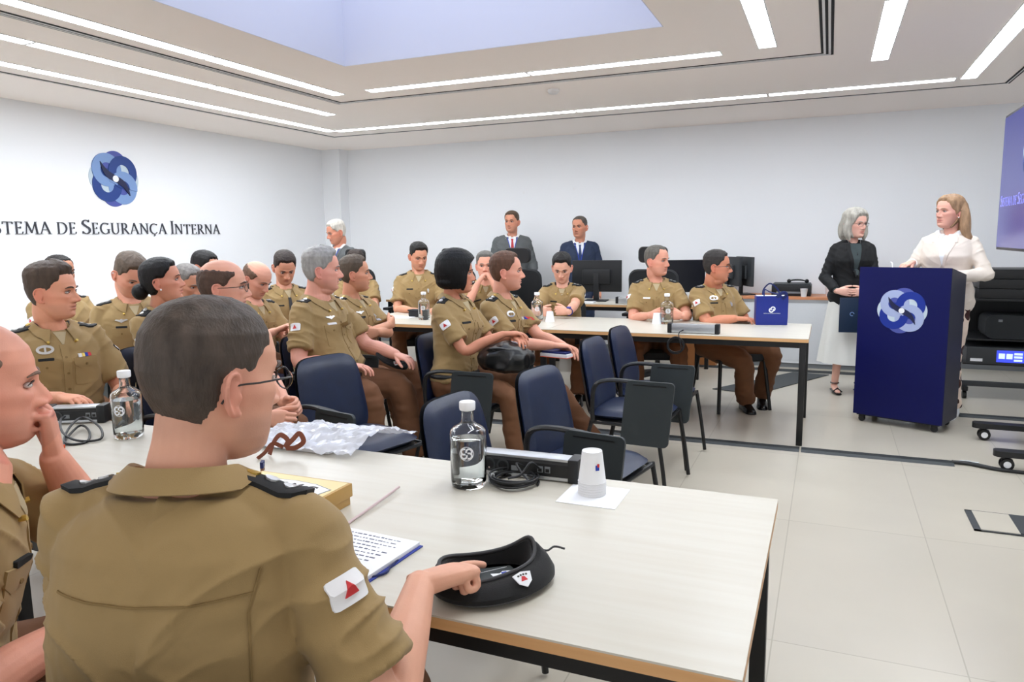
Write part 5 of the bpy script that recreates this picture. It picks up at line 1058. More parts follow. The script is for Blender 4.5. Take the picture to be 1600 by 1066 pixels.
# ================================================================ CABINET, BACK DESK ITEMS
t = thing('sideboard_cabinet', 'low grey tambour cabinet with an orange wooden top along the back wall', 'cabinet', (-.25, 8.63, 0))
obj('carcass', box(-.85, .95, -.23, .24, .05, .735), M['cabinet'], t, smooth=False); obj('worktop', box(-.87, .97, -.245, .245, .735, .765, .002), M['cabtop'], t); obj('plinth', box(-.84, .94, -.215, .23, 0, .05), M['grey'], t, smooth=False)
for a in (-.84, .06):
    L = [box(a + .022 * k, a + .022 * k + .018, -.236, -.229, .085, .70) for k in range(40)]; d_ = obj('tambour_door', join(*L), M['cabinet'], t, smooth=False)
obj('upper_rail', box(-.85, .95, -.238, -.23, .70, .735), M['alu'], t, smooth=False)
def monitor(x, y, z, rz, w_, h_, label, m=None, back=True):
    t = thing('monitor', label, 'monitor', (x, y, z), rz)
    obj('panel', box(-w_ / 2, w_ / 2, -.02, .012, .10, .10 + h_, .004), M['black'], t); obj('rear_housing', box(-w_ * .28, w_ * .28, .012, .045, .10 + h_ * .25, .10 + h_ * .72, .012), M['black'], t)
    obj('screen', box(-w_ / 2 + .008, w_ / 2 - .008, -.0215, -.02, .112, .092 + h_), m or M['screen_off'], t, smooth=False)
    obj('stand_neck', box(-.03, .03, .02, .05, .01, .30, .004), M['black'], t); obj('stand_base', box(-.12, .12, -.09, .12, 0.0005, .012, .004), M['black'], t)
    return t
monitor(-2.31, 7.75, .735, PI + .12, .54, .34, 'black monitor seen from behind, in front of the navy suited man')
monitor(-1.45, 7.85, .735, .45, .56, .34, 'dark monitor behind the head of the bespectacled officer at the far table')
g1 = monitor(-1.02, 8.62, .765, PI - .95, .46, .32, 'grey backed monitor turned sideways, left of the pair on the cabinet', M['dgrey']); g2 = monitor(-.86, 8.60, .765, PI - 1.1, .46, .32, 'grey backed monitor turned sideways, right of the pair on the cabinet', M['dgrey'])
for g_ in (g1, g2):
    for c_ in g_.children:
        if c_.name.startswith(('panel', 'rear')): c_.data.materials[0] = M['dgrey']
single('desktop_computer', box(-1.60, -1.50, 7.75, 7.98, .735, 1.0, .004), M['black'], 'small black desktop computer standing behind the officer with raised chin', 'computer')
t = thing('printer', 'flat black printer on the grey cabinet behind the gift bag', 'printer', (-.36, 8.62, .765)); obj('body', box(-.20, .20, -.16, .18, .0005, .12, .012), M['black'], t); obj('paper_slot', box(-.15, .15, -.162, -.16, .03, .05), M['grey'], t); obj('lid', box(-.19, .19, -.14, .17, .12, .132, .004), M['dgrey'], t)
t = thing('headset', 'black headset lying on top of the printer', 'headset', (-.30, 8.60, .898)); obj('band', tube(smooth_path([(-.09, 0, .02), (-.05, .06, .03), (.03, .07, .03), (.09, .0, .02)], 5), .008), M['black'], t)
for s in (-1, 1): obj('ear_cushion', ellipsoid((s * .09, 0, .022), (.022, .034, .022), 14), M['black'], t)
single('tower_computer', box(.17, .37, 8.5, 8.8, .765, 1.17, .01), M['black'], 'black tower computer on the cabinet, left of the grey haired woman', 'computer')
# ---------------- cups, bottles, glassware
def cup(label, loc, up=True, group=None, s=1.0):
    t = thing('paper_cup', label, 'cup', loc, 0, group); h, r0, r1 = .085 * s, .026 * s, .037 * s
    pr_ = [(.001, .004), (r0 - .002, .004), (r0, 0), (r0 + .001, 0), (r1, h - .003), (r1 + .0015, h - .0015), (r1, h), (r1 - .001, h - .001), (r0 - .0015, .006), (.001, .006)]
    if not up: pr_ = [(r, h - z) for r, z in pr_]
    obj('wall', lathe(pr_, n=28), M['white'], t); return t
CP = ['lowest', 'second', 'third', 'fourth', 'fifth', 'topmost']
for k in range(6):
    c_ = cup('%s white paper cup of the upside down stack on the foreground table' % CP[k], (-.562, 1.845, .7365 + .0068 * k), False, 'stack of paper cups')
    if k == 5: obj('printed_mark', join(xf(box(-.005, .005, -.001, .001, -.007, .007), (.0218, -.0238, .045), rz=.75)), M['lan'], c_, smooth=False); obj('printed_mark', xf(box(-.002, .004, -.001, .0012, -.005, .004), (.0232, -.0236, .052), rz=.75), M['red'], c_, smooth=False)
single('paper_napkin', join(box(-.08, .08, -.08, .08, 0, .0012)), M['paper'], 'white paper napkin under the stack of cups', 'napkin').location = (-.553, 1.83, .7352)
for x, y, l in ((-1.235, 5.80, 'white paper cup in front of the officer with raised chin, next to the bottle'), (-2.10, 5.70, 'white paper cup standing in front of the young dark haired officer'), (-3.02, 5.60, 'white paper cup in front of the dark haired officer looking down at the far table')): cup(l, (x, y, .735), False)
cup('white paper cup on the orange cabinet top in front of the printer', (-.23, 8.42, .765)); cup('white paper cup on the cabinet beside the black tower computer', (.02, 8.60, .765), s=1.2)
def bottle(label, loc, logo=True):
    t = thing('water_bottle', label, 'bottle', loc)
    o_ = [(.001, .0), (.044, .0), (.0485, .005), (.050, .02), (.051, .15), (.049, .160), (.040, .169), (.026, .176), (.0185, .184), (.0175, .192), (.0175, .215), (.0195, .217)]
    i_ = [(.0165, .217), (.0155, .215), (.0155, .192), (.0165, .184), (.024, .173), (.038, .166), (.046, .157), (.048, .15), (.047, .025), (.043, .014), (.001, .012)]
    obj('glass', lathe(o_ + i_, n=40), M['glass'], t); obj('water', lathe([(.001, .0122), (.0428, .0142), (.0468, .025), (.0478, .138), (.001, .138)], n=40), M['water'], t)
    obj('cap', lathe([(.001, .2172), (.0215, .2172), (.0225, .222), (.0225, .238), (.021, .2405), (.001, .2405)], n=28), M['white'], t)
    if logo:
        P = []
        for a in range(12):
            th = .52 * a - .2; 
        ems_ = [disc(.54, -.44, 0, 0, 1), disc(.54, .44, 0, 0, 1), disc(.5, 0, .46, 0, 1), disc(.5, 0, -.46, 0, 1), disc(.5, 0, 0, 0, 1)]
        V_, F_ = join(annulus(.88, .95, 0, 0, 0, 360, 0, 1), annulus(.25, .48, .33, .28, -40, 200, 0, 1), annulus(.25, .48, -.33, -.28, 140, 380, 0, 1), annulus(.25, .48, -.33, .28, 60, 300, 0, 1), annulus(.25, .48, .33, -.28, -120, 120, 0, 1))
        V_ = V_ * np.array([.021, .021, .0004]); r = .0513; A = -1.0 + V_[:, 0] / r; obj('emblem', (np.column_stack([(r + V_[:, 2]) * np.cos(A - .2), (r + V_[:, 2]) * np.sin(A - .2), .105 + V_[:, 1]]), F_), M['paper'], t, smooth=False)
    return t
b0 = bottle('clear glass water bottle with a white cap in the middle of the foreground table', (-.905, 1.79, .735)); 
for x, y, l in ((-2.285, 1.83, 'clear glass water bottle on the left of the foreground table, before the bald man'), (-3.21, 5.56, 'water bottle on the far table beside the black pouch'), (-2.22, 5.72, 'water bottle on the far table before the officer wearing a blue watch'), (-1.16, 5.82, 'water bottle on the far table before the officer with raised chin')): dup(b0, (x, y, .735), 0, l)
# ---------------- power strips and cables
def power_strip(label, loc, rz, ln=.30, detail=True):
    t = thing('power_strip', label, 'power strip', loc, rz)
    obj('body', prism([(-.028, .010), (.028, .010), (.028, .060), (-.020, .060), (-.028, .050)], ln - .03, (-ln / 2 + .015, 0, 0), (0, 1, 0), (0, 0, 1), (1, 0, 0)), M['black'], t, smooth=False)
    obj('top_rail', box(-ln / 2 + .014, ln / 2 - .014, -.024, .029, .058, .066, .002), M['alu'], t); obj('bottom_rail', box(-ln / 2 + .014, ln / 2 - .014, -.030, .029, .004, .014, .002), M['alu'], t)
    obj('back_rail', box(-ln / 2 + .014, ln / 2 - .014, .028, .031, .006, .064, .001), M['alu'], t)
    for s in (-1, 1): obj('end_cap', box(s * ln / 2 - .016, s * ln / 2 + .016, -.034, .034, .0005, .070, .006), M['black'], t)
    if detail:
        for x in (-.105, -.062):
            k = obj('socket', xf(annulus(.014, .0195, 0, 0, 0, 360, 0, .002), (x, -.0285, .033), rx=PI / 2), M['dgrey'], t); obj('socket_contact', xf(disc(.0025, 0, 0, 0, .001, 10), (x, -.0295, .024), rx=PI / 2), M['chrome'], k)
        for x in (.052, .074): k = obj('network_port', box(x - .008, x + .008, -.0295, -.028, .024, .042), M['grey'], t); obj('port_opening', box(x - .0055, x + .0055, -.0300, -.0290, .026, .036), M['blackm'], k)
        k = obj('usb_plate', box(-.036, -.016, -.0295, -.028, .022, .036), M['grey'], t)
    return t
power_strip('black and silver table power strip behind the foreground bottle', (-.785, 1.925, .735), .03)
power_strip('silver backed power strip on the near edge of the far table', (-.865, 5.30, .735), PI, .33)
power_strip('power strip on the desk under the monitors, right of the young officer', (-1.86, 7.5, .735), PI, .30)
power_strip('black power strip at the left, behind the bottle next to the seated officer', (-2.665, 1.915, .735), .5, .20)
def coil(name, label, c, r, n, seed, tail=None, rr=.0028, ax='z', sq=1.0):
    rnd = random.Random(seed); P = []
    for k in range(n * 12):
        a = 2 * PI * k / 12; q = r * (1 + .13 * math.sin(k * .37 + seed) + rnd.uniform(-.02, .02)); h = rr * 1.2 + rr * 2.2 * (k / 12) * .55 + .003 * math.sin(k * .7)
        P.append((c[0] + q * math.cos(a), c[1] + q * sq * math.sin(a), c[2] + max(h, rr)) if ax == 'z' else (c[0] + q * math.cos(a), c[1] - h, c[2] + q * math.sin(a)))
    if tail: P += tail
    return single(name, tube(smooth_path(P, 3), rr, 7), M['cable'], label, 'cable')
coil('coiled_cable', 'black cable coiled on the foreground table in front of the power strip', (-.79, 1.845, .735), .062, 6, 2, [(-.76, 1.84, .765), (-.79, 1.86, .79), (-.775, 1.892, .772)], .0032)
single('network_cable', tube(smooth_path([(-.79, 1.80, .764), (-.76, 1.82, .772), (-.742, 1.85, .80), (-.735, 1.895, .772)], 6), .0032, 7), M['cable'], 'thin black cable looping from the coil up into the power strip', 'cable')
single('cable_label', box(-.865, -.845, 1.83, 1.832, .7365, .762), M['paper'], 'small white label beside the coiled black cable', 'label')
coil('coiled_cable', 'black cable coil hanging over the near edge of the far table', (-.97, 5.195, .66), .055, 3, 5, [(-.95, 5.19, .74), (-.93, 5.25, .76)], .004, 'y')
single('coiled_cable', tube(smooth_path([(-2.66, 1.86, .77), (-2.60, 1.80, .775), (-2.48, 1.72, .76), (-2.38, 1.70, .745), (-2.33, 1.75, .742), (-2.42, 1.82, .76), (-2.56, 1.86, .775), (-2.50, 1.76, .765), (-2.40, 1.67, .742), (-2.35, 1.71, .739), (-2.45, 1.80, .745), (-2.55, 1.84, .75), (-2.46, 1.72, .742), (-2.37, 1.64, .739)], 6), .0042, 7), M['cable'], 'bundle of black cable between the left bottle and the left power strip', 'cable')
single('cable_plug', box(-2.385, -2.36, 1.612, 1.642, .7355, .748, .002), M['orange'], 'small orange plug at the end of the black cable bundle on the left', 'plug')
# ---------------- things on the foreground table
t = thing('gold_box', 'gold cardboard gift box printed with the PMMG shield', 'box', (-1.272, 1.40, .735))
obj('base', box(-.145, .145, -.140, .140, .0005, .035, .002), M['gold'], t); obj('lid', box(-.15, .15, -.145, .145, .022, .058, .003), M['gold'], t)
sh = lambda k, y0=0: [(a * k, b * k + y0) for a, b in [(-.13, .075), (-.07, .097), (0, .104), (.07, .097), (.13, .075), (.118, .02), (.085, -.04), (.04, -.085), (0, -.11), (-.04, -.085), (-.085, -.04), (-.118, .02)]]
top_ = obj('lid_top_print', prism(rrect(.285, .275, .004), .0006, (0, 0, .058)), M['goldt'], t, smooth=False)
obj('shield_outline', prism(sh(1.03), .0005, (0, 0, .0586)), M['grey'], t, smooth=False); obj('shield', prism(sh(1.0), .0006, (0, 0, .0588)), M['paper'], t, smooth=False)
def text(name, s, size, m, parent, loc, rot=(0, 0, 0), ext=.0004, off=0, sx=1):
    cu = bpy.data.curves.new(name, 'FONT'); cu.body = s; cu.size = size; cu.extrude = ext; cu.align_x = 'CENTER'; cu.align_y = 'CENTER'; cu.offset = off
    o = bpy.data.objects.new(name, cu); C.objects.link(o); dg = bpy.context.evaluated_depsgraph_get(); me = bpy.data.meshes.new_from_object(o.evaluated_get(dg)); bpy.data.objects.remove(o); me.materials.clear(); me.materials.append(m)
    o = bpy.data.objects.new(name, me); C.objects.link(o); o.parent = parent; o.location = loc; o.rotation_euler = rot; o.scale = (sx, 1, 1); return o
dk = mat('dark_print', (70, 66, 62), .6)
for i, c_ in enumerate('PMMG'): text('shield_letter', c_, .048, dk, t, (-.078 + .052 * i, .068 - abs(i - 1.5) * .004, .0597), (0, 0, (1.5 - i) * .06), off=.0012)
obj('shield_hill', prism([(-.045, -.05), (.045, -.05), (.012, .02), (-.01, .03)], .0004, (0, 0, .0594)), mat('pale_red_print', (206, 130, 120), .6), t, smooth=False)
obj('shield_horse', prism([(-.03, .0), (-.02, .025), (.0, .04), (.03, .035), (.035, .01), (.01, .012), (-.01, -.012)], .0005, (.0, .0, .0598)), dk, t, smooth=False)
L = []
for s in (-1, 1):
    for k in range(6): a = R_(-60 + 26 * k); L.append(prism(circle(.006, 8, s * .072 * math.cos(a) + 0, .072 * .62 * math.sin(a) - .012), .0004, (0, 0, .0596)))
obj('laurel', join(*L), dk, t, smooth=False)
t = thing('notebook', 'open notebook with handwriting and a blue cover, beside the pointing hand', 'notebook', (-.955, 1.275, .735), -.06)
obj('cover', box(-.135, .135, -.108, .108, .0005, .003, .001), M['bluecov'], t)
obj('page_block', box(-.130, .128, -.103, .105, .003, .012, .001), M['paper'], t)
ink = mat('handwriting_ink', (96, 100, 120), .8); L = []; rnd = random.Random(4)
for r_ in range(9):
    x = -.12
    while x < .06 + .04 * rnd.random(): w2 = rnd.uniform(.004, .014); L.append(box(x, x + w2, .085 - .016 * r_, .087 - .016 * r_ + rnd.uniform(0, .003), .0121, .0124)); x += w2 + rnd.uniform(.002, .006)
obj('handwriting', join(*L), ink, t, smooth=False)
obj('elastic_band', tube(smooth_path([(.128, .02, .003), (.136, -.02, .006), (.14, -.05, .004), (.09, -.115, .003)], 5), .0025, 6), M['navyfab'], t)
single('bent_straw', tube(smooth_path([(-1.066, 1.68, .745), (-1.055, 1.53, .742), (-1.05, 1.42, .739), (-1.033, 1.33, .739), (-1.03, 1.30, .739)], 6), .0035, 8), mat('pale_pink_plastic', (206, 184, 184), .4), 'thin pale pink bent strip between the gold box and the notebook', 'strip')
# cellophane parcel
def sheet(nx, ny, f):
    V = [f(i / (nx - 1), j / (ny - 1)) for j in range(ny) for i in range(nx)]; n = nx * ny; F = [(j * nx + i, j * nx + i + 1, (j + 1) * nx + i + 1, (j + 1) * nx + i) for j in range(ny - 1) for i in range(nx - 1)]
    return np.array(V), F
M['cello'] = mat('clear_cellophane', (235, 238, 246), .08, spec=.9, alpha=.55)
def cel(u, v):
    x = -1.80 + .44 * u + .05 * v; y = 1.87 + .33 * v; q = noise.noise(Vector((u * 9, v * 14, 1))) + .5 * noise.noise(Vector((u * 22, v * 30, 4)))
    return (x, y, .742 + .05 * math.sin(PI * min(1, v * 1.1)) * (.5 + .5 * u) + .014 * q + .008)
V_, F_ = sheet(60, 40, cel); V_[:, 2] = np.maximum(V_[:, 2], .738)
t = thing('cellophane_parcel', 'crinkled clear cellophane parcel tied with a brown ribbon on the foreground table', 'parcel', (-1.58, 2.03, .735)); c0 = np.array((-1.58, 2.03, .735))
obj('cellophane', (np.concatenate([V_, V_ - np.array((0, 0, .0012))]) - c0, F_ + [tuple(reversed([i + len(V_) for i in f])) for f in F_]), M['cello'], t, angle=20, recalc=False)
obj('contents', box(-.20, .12, -.14, .02, .001, .02, .004), M['paper'], t)
rb = lambda P, w2=.016: tube(smooth_path(P, 6), w2 / 2, 8, flat=.12, up=(0, 1, 0))
obj('ribbon', join(rb([(-.06, -.21, .003), (-.05, -.20, .04), (-.03, -.19, .066), (0, -.19, .052), (-.005, -.20, .03)]), rb([(-.005, -.2, .03), (.02, -.19, .055), (.04, -.18, .075), (.055, -.18, .05), (.03, -.19, .03), (0, -.2, .028)]), rb([(-.01, -.2, .03), (-.035, -.22, .045), (-.05, -.24, .02), (-.065, -.26, .003)])), M['brownrib'], t)
t = thing('number_tag', 'small brown tag with the numbers 1 2 3, beside the gold box', 'tag', (-1.47, 1.60, .735), .55)
obj('card', box(-.004, .004, -.013, .013, .0005, .062, .001), mat('brown_tag_card', (128, 90, 66), .6), t); obj('blue_end', box(-.0045, .0045, -.0132, .0132, .045, .0625), M['navyfab'], t, smooth=False)
for i, c_ in enumerate('321'): text('digit', c_, .018, M['paper'], t, (.0047, 0, .011 + .019 * i), (PI / 2, 0, PI / 2), .0003, .0003)
# beret on the foreground table
def beret(label, loc, rz, s=1.0, detail=True):
    t = thing('beret', label, 'beret', loc, rz); t.scale = (s, s, s); n = 56; A = np.arange(n) * 2 * PI / n; R = []
    prof = [(.60, .001, 0, 0), (.88, .004, 0, 0), (.99, .014, 0, 0), (1.0, .024, .1, .1), (.95, .036, .4, .4), (.86, .044, .8, .8), (.78, .047, 1, 1), (.73, .042, 1, 1), (.71, .028, .6, 1), (.66, .012, 0, 1), (.40, .009, 0, 1), (.05, .008, 0, 1)]
    for r, z, k, q in prof:
        lift = k * (.026 * np.exp(-((A - .15 + PI) % (2 * PI) - PI) ** 2 / .25) + .007 * np.cos(2 * A + .6) + .004 * np.sin(3 * A)); R.append(np.column_stack([r * .148 * np.cos(A) - .006 * q, r * .108 * np.sin(A) * (1 - .12 * np.cos(A)) * (1 - .12 * q) + .022 * q, z + lift]) * 1)
    obj('crown', rings(R[:5] + [R[5]] + R[5:]), M['felt'], t)
    P = R[6] * np.array([1, 1, 1]) + np.array((0, 0, .002)); obj('leather_band', tube(P, .0045 * 1, 8, closed=True), M['band'], t)
    obj('lining', rings([R[9] * np.array((.99, .99, 1)) + np.array((0, 0, .001)), R[10] + np.array((0, 0, .004)), R[11] + np.array((0, 0, .004))]), M['lining'], t)
    if detail:
        obj('ribbon_tail', tube(smooth_path([(.095, .05, .055), (.105, .055, .072), (.11, .035, .068)], 5), .003, 6), M['band'], t); obj('ribbon_tail', tube(smooth_path([(.115, .03, .060), (.145, .02, .045), (.17, .025, .048), (.19, .01, .044)], 5), .0025, 6), M['band'], t)
        g = obj('lining_print', prism([(-.085, -.005), (-.03, -.030), (.06, -.015), (.06, .045), (-.02, .062)], .0008, (0, 0, .0165)), M['lining'], t, smooth=False)
        obj('print_line', join(box(-.03, .05, .040, .0413, .0172, .0176), box(-.035, -.0335, -.02, .05, .0172, .0176)), M['paper'], g, smooth=False)
        text('lining_text', 'Dr', .024, M['paper'], g, (-.010, -.012, .0176), (0, 0, -.6), .0003)
        obj('lining_wing', prism([(-.03, -.008), (-.005, -.012), (.02, -.012), (.045, .012), (.02, .006), (.0, .012), (-.01, .004), (-.03, .012)], .0006, (.03, .012, .0175)), M['paper'], g, smooth=False); obj('lining_wing_core', prism([(-.008, -.008), (.012, -.008), (.006, .006), (-.006, .006)], .0006, (.03, .012, .0183)), M['lan'], g, smooth=False)
    O = np.array((.030, -.080, .040)) * 1; nn = nrm((.1, -.62, .80)); uu = nrm(np.cross((0, 0, 1), nn)); vv = np.cross(nn, uu)
    b_ = obj('shield_badge', prism([(-.024, .013), (0, .018), (.024, .013), (.017, -.008), (0, -.019), (-.017, -.008)], .002, O + nn * .004, uu, vv, nn), M['paper'], t, smooth=False)
    obj('badge_figure', prism([(-.009, -.004), (.008, -.004), (.004, .005), (-.003, .007)], .0008, O + nn * .006, uu, vv, nn), M['red'], b_, smooth=False)
    for k in range(4): obj('badge_mark', prism(rrect(.005, .004, .001, 1, -.0105 + .007 * k, .0105 - abs(k - 1.5) * .001), .0008, O + nn * .006, uu, vv, nn), dk, b_, smooth=False)
    return t
bt = beret('black beret lying open on the foreground table under the pointing finger', (-.585, 1.262, .7355), math.radians(50), .88)
# ---------------- far table things
t = thing('gift_bag', 'blue paper gift bag with navy ribbon handles on the far table', 'bag', (-.395, 5.995, .735), .25)
P = rrect(.235, .09, .002, 1)
obj('bag_body', rings([np.array([(a * k, b * k, z) for a, b in P]) for z, k in ((.0005, .97), (.05, 1), (.16, 1), (.222, 1))]), M['bagblue'], t, smooth=False)
obj('tissue', box(-.11, .11, -.03, .03, .20, .226, .003), M['paper'], t)
for y in (-.03, .03): obj('handle', tube(smooth_path([(-.06, y, .215), (-.055, y * .8, .27), (-.01, y * .5, .315 if y > 0 else .25), (.05, y, .27 if y > 0 else .235), (.07, y * 1.2, .215)], 6), .0055, 8, flat=.25, up=(0, 1, 0)), M['navyfab'], t)
obj('bow', join(tube(smooth_path([(.03, -.05, .215), (.07, -.06, .25), (.10, -.055, .235), (.07, -.055, .20)], 6), .012, 8, flat=.2, up=(0, 1, 0))), M['navyfab'], t)
g = multi('emblem', [((place(np.asarray(v), (0, -.0452, .12), (1, 0, 0), (0, 0, 1)), f), M['paper']) for v, f in [tuple(np.array(v) * np.array([.02, .02, .0004]) if i == 0 else v for i, v in enumerate(q)) for q in (annulus(.5, .95, .3, .25, -60, 220, 0, 1), annulus(.5, .95, -.3, -.25, 120, 400, 0, 1))]], t, smooth=False)
text('caption', 'SISTEMA DE SEGURANÇA INTERNA', .0078, M['paper'], t, (0, -.0455, .090), (PI / 2, 0, 0), .0003)
single('folded_wallet', box(-.69, -.55, 5.98, 6.06, .735, .748, .003), mat('brown_leather', (94, 70, 52), .5), 'flat brown wallet on the far table beside the gift bag', 'wallet')
single('smartphone', box(-1.235, -1.20, 5.90, 5.93, .735, .765, .003), M['black'], 'black phone standing behind the cup of the officer with raised chin', 'phone')
t = thing('leather_pouch', 'black pouch on the far table left of the writing officer\'s bottle', 'pouch', (-3.36, 5.74, .735)); obj('pouch_body', box(-.09, .05, -.05, .05, .0005, .06, .018), M['black'], t); obj('flap', box(-.092, .052, -.055, .045, .055, .068, .005), M['mesh'], t)
single('card_stack', box(-3.60, -3.38, 5.58, 5.60 + .12, .735, .741, .001), M['paper'], 'loose white sheets on the far table before the writing officer', 'papers')
# keyboard and mouse on back desk
single('keyboard', box(-2.55, -2.25, 7.42, 7.53, .735, .75, .003), M['white'], 'white keyboard on the back desk below the rear facing monitor', 'keyboard')
t = thing('computer_mouse', 'black mouse on the back desk beside the small black computer', 'mouse', (-1.33, 7.55, .735)); obj('shell', ellipsoid((0, 0, .014), (.06, .035, .018), 16), M['black'], t)
single('cardboard_box', box(-1.5, -1.1, 8.2, 8.36, 0, .24), M['card'], 'brown cardboard box on the floor behind the far table', 'box')
# ---------------- floor
def cover(name, x0, x1, y0, y1, rz, label):
    t = thing(name, label, 'cable cover', ((x0 + x1) / 2, (y0 + y1) / 2, 0), rz); a, b = (x1 - x0) / 2, (y1 - y0) / 2
    obj('ramp', prism([(-b, .0005), (b, .0005), (b * .55, .013), (-b * .55, .013)], 2 * a, (-a, 0, 0), (0, 1, 0), (0, 0, 1), (1, 0, 0)), M['rubber'], t, smooth=False)
    obj('grooves', join(*[box(-a, a, k * b * .13 - .0015, k * b * .13 + .0015, .0132, .0142) for k in (-3, -1, 1, 3)]), M['black'], t, smooth=False)
cover('cable_cover', -.118, .76, 5.07, 5.19, 0.0, 'dark rubber floor cable cover running right from the far table leg')
cover('cable_cover', -4.6, -.13, 5.07, 5.19, 0, 'dark rubber floor cable cover running under the chairs left of the far table leg')
cover('cable_cover', -1.3, .95, 8.12, 8.24, 0, 'dark cable cover on the floor in front of the grey cabinet')
cover('cable_cover', .98, 2.2, 6.50, 6.62, 0, 'dark cable cover on the floor below the equipment trolley')
cover('cable_cover', -2.0, .3, .90, 1.02, 0, 'dark cable cover on the floor under the foreground table')
single('floor_plate', prism([(-.95, 6.95), (-.55, 6.85), (.05, 8.05), (-.30, 8.08)], .006, (0, 0, .0006)), M['rubber'], 'dark rubber mat on the floor behind the officer with crossed ankles', 'mat')
for k, (dy, l) in enumerate(((0, 'thick black cable bundle on the floor leading from the cable cover to the casters'), (.025, 'thinner black cable beside the thick bundle on the floor near the casters'))):
    single('floor_cable', tube(smooth_path([(.755, 5.13 + dy, .012), (.85, 5.12 + dy * 1.5, .012), (.98, 5.06 + dy, .012), (1.15, 5.04, .012), (1.6, 5.0 + dy, .012), (2.2, 5.1 + dy, .012)], 5), .010 if k == 0 else .006, 8), M['cable'], l, 'cable')
single('cable_connector', join(tube([(.80, 5.165, .011), (.90, 5.16, .012)], .006), tube([(.80, 5.18, .011), (.86, 5.185, .012)], .005)), M['alu'], 'silver connector ends by the end of the floor cable cover', 'connector')
t = thing('floor_box', 'square floor outlet box lid at the lower right of the floor', 'floor box', (.84, 4.12, 0)); a = .145
obj('frame', join(box(-a, a, -a, -a + .012, .0006, .006), box(-a, a, a - .012, a, .0006, .006), box(-a, -a + .03, -a, a, .0006, .006), box(a - .012, a, -a, a, .0006, .006)), M['dgrey'], t, smooth=False)
obj('lid', box(-a + .03, .045, -a + .012, a - .012, .0006, .008), M['floor'], t, smooth=False); obj('lid_hinge', box(.045, a - .012, -a + .012, a - .012, .0006, .010), M['dgrey'], t, smooth=False)
single('floor_cable', tube(smooth_path([(.95, 4.10, .012), (1.05, 4.16, .006), (1.2, 4.12, .006)], 5), .005, 8), M['cable'], 'short black cable leaving the floor outlet box', 'cable')
# ================================================================ PEOPLE IN PLACE
def watch_extra(root, D, Tp, Hp, arms, Lc, tm):
    S, E, Wr = arms['L']; ax = nrm(Wr - E); c = Wr - ax * .02; u = nrm(np.cross(ax, (0, 0, 1)))
    w_ = obj('watch_strap', tube([c + .031 * (math.cos(a) * u + math.sin(a) * np.cross(u, ax)) for a in np.arange(18) * 2 * PI / 18], .011, 6, closed=True, flat=.3), M['lan'], root)
    n_ = nrm(np.cross(ax, u)); n_ = n_ if n_[2] > 0 else -n_; obj('watch_face', prism(rrect(.034, .038, .006), .009, c + n_ * .029, u, nrm(np.cross(n_, u)), n_), M['bluecov'], w_)
def necklace(root, D, Tp, Hp, arms, Lc, tm):
    P = [Tp((a, b, c)) for a, b, c in [(-.055, .02, .50), (-.04, .085, .44), (-.015, .125, .33), (0, .135, .27), (.015, .125, .33), (.04, .085, .44), (.055, .02, .50)]]
    obj('necklace', tube(smooth_path(P, 5), .0018, 6), M['silver'], root); obj('pendant', ellipsoid(Tp((0, .137, .262)), (.007, .005, .012), 10), M['silver'], root)
def earring(root, D, Tp, Hp, arms, Lc, tm):
    for s in (-1, 1): obj('earring', ellipsoid(Hp((s * .084, .002, -.040)), (.005, .005, .005), 10), M['patchw'], root)
PEOPLE['V']['extra'] = [watch_extra]; PEOPLE['Y']['extra'] = [necklace]
for k_ in 'QFZ': PEOPLE[k_]['extra'] = [earring]
pm = mat('brown_and_white_print', (58, 26, 24), .8); nt = pm.node_tree; n_ = nt.nodes.new('ShaderNodeTexVoronoi'); n_.inputs['Scale'].default_value = 11; r_ = nt.nodes.new('ShaderNodeValToRGB'); r_.color_ramp.interpolation = 'CONSTANT'
r_.color_ramp.elements[0].color = srgb(58, 26, 24); r_.color_ramp.elements[1].position = .42; r_.color_ramp.elements[1].color = srgb(226, 206, 190)
nt.links.new(nt.nodes.new('ShaderNodeTexCoord').outputs['Object'], n_.inputs['Vector']); nt.links.new(n_.outputs['Distance'], r_.inputs[0]); nt.links.new(r_.outputs[0], nt.nodes['Principled BSDF'].inputs['Base Color']); PEOPLE['Z']['lowermat'] = pm; PEOPLE['Z']['shoemat'] = M['paper']
for k_ in PEOPLE: person(PEOPLE[k_])
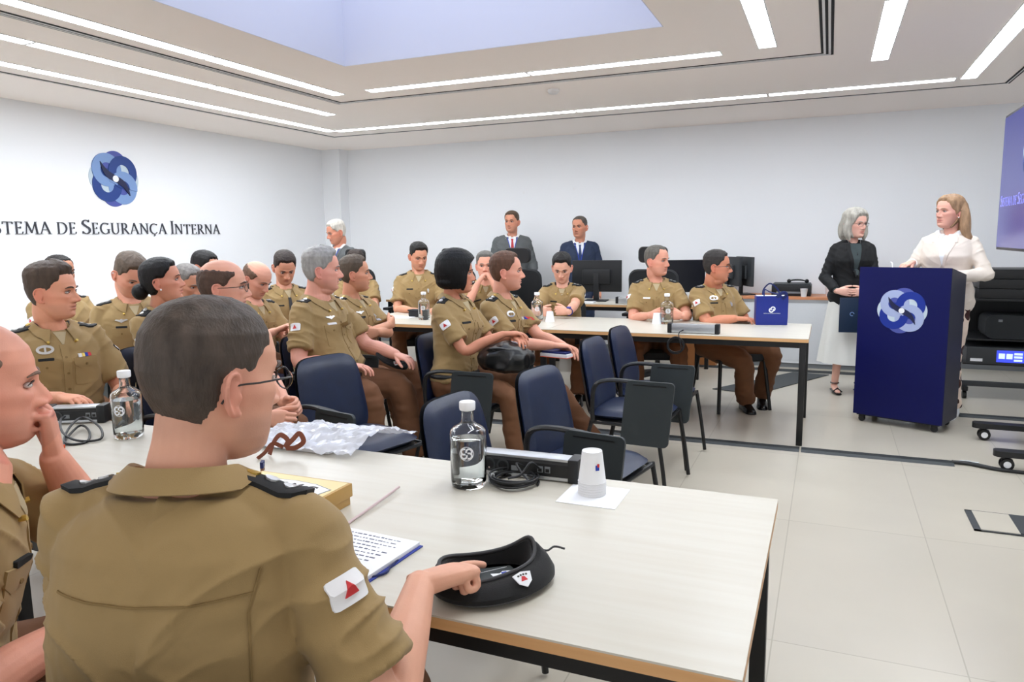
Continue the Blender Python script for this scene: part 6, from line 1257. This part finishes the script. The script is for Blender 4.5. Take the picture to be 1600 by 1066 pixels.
# things the people hold or wear on their laps
bb = beret('black beret with a silver badge lying on the thigh of the heavy grey haired officer', (-2.52, 3.93, .655), .7, .75, False)
bb.rotation_euler = (.25, .5, .6)
v_, f_ = ellipsoid((0, 0, .0), (.155, .14, .092), 40); v_ = v_ + nrm_rows(v_) * (vnoise(v_ * 11 + 3) * .026 + (1 - np.abs(vnoise(v_ * np.array((20, 12, 12)) + 7))) ** 4 * .022)[:, None]; v_[:, 2] = np.maximum(v_[:, 2], -.07)
t = thing('leather_bag', 'black wrinkled leather bag on the lap of the woman with the black bob', 'bag', (-1.73, 3.97, .715), .1)
obj('bag_body', remesh((v_, f_), .008, 2), M['leatherbag'], t, angle=None, recalc=False); obj('bag_handle', tube(smooth_path([(-.12, -.06, .05), (-.06, -.12, .075), (.04, -.12, .07), (.10, -.07, .055)], 6), .009, 8), M['leatherbag'], t); obj('zip', tube(smooth_path([(-.12, .0, .072), (0, .02, .10), (.11, .01, .075)], 6), .004, 6), M['alu'], t)
t = thing('book_pile', 'small pile of books held by the officer next to the woman with the bob', 'books', (-1.58, 4.46, .665), -.2)
obj('lower_book', box(-.10, .10, -.075, .075, 0, .022, .002), M['paper'], t); obj('lower_cover', box(-.102, .102, -.077, .077, -.003, 0), M['orange'], t); obj('upper_book', box(-.09, .09, -.07, .07, .022, .034, .002), M['navyfab'], t)
single('mobile_phone', box(-3.42, -3.29, 4.10, 4.18, .775, .785, .003), M['black'], 'black phone in the hands of the balding officer in the back', 'phone')
single('mobile_phone', xf(box(-.04, .04, -.07, .07, 0, .01, .003), (-3.55, 3.04, .705), rz=.4), M['black'], 'black phone in the hands of the officer in glasses looking down', 'phone')
t = thing('document_folder', 'dark navy folder held against the white skirt of the grey haired woman', 'folder', (.20, 6.93, .58), .15)
obj('cover', box(-.10, .13, -.006, .006, 0, .30, .002), mat('dark_navy_card', (18, 40, 66), .5), t); obj('emblem', xf(annulus(.012, .018, 0, 0, 0, 300, 0, .001), (.0, -.0062, .16), rx=PI / 2), M['e_light'], t)
t = thing('microphone', 'slim microphone on the slanted top of the lectern', 'microphone', (.44, 6.22, 1.163)); obj('gooseneck', tube(smooth_path([(0, 0, 0), (.0, .02, .03), (-.01, .05, .042)], 5), .004, 8), M['white'], t)
# ================================================================ ROOM AIR: a last set of small wall marks
for k, (x, z) in enumerate(((-3.62, 2.0), (-2.95, 2.02))): struct('trim_%d' % (3 + k), box(x - .012, x + .012, YB - .004, YB, z - .015, z + .015), M['white'], smooth=False)
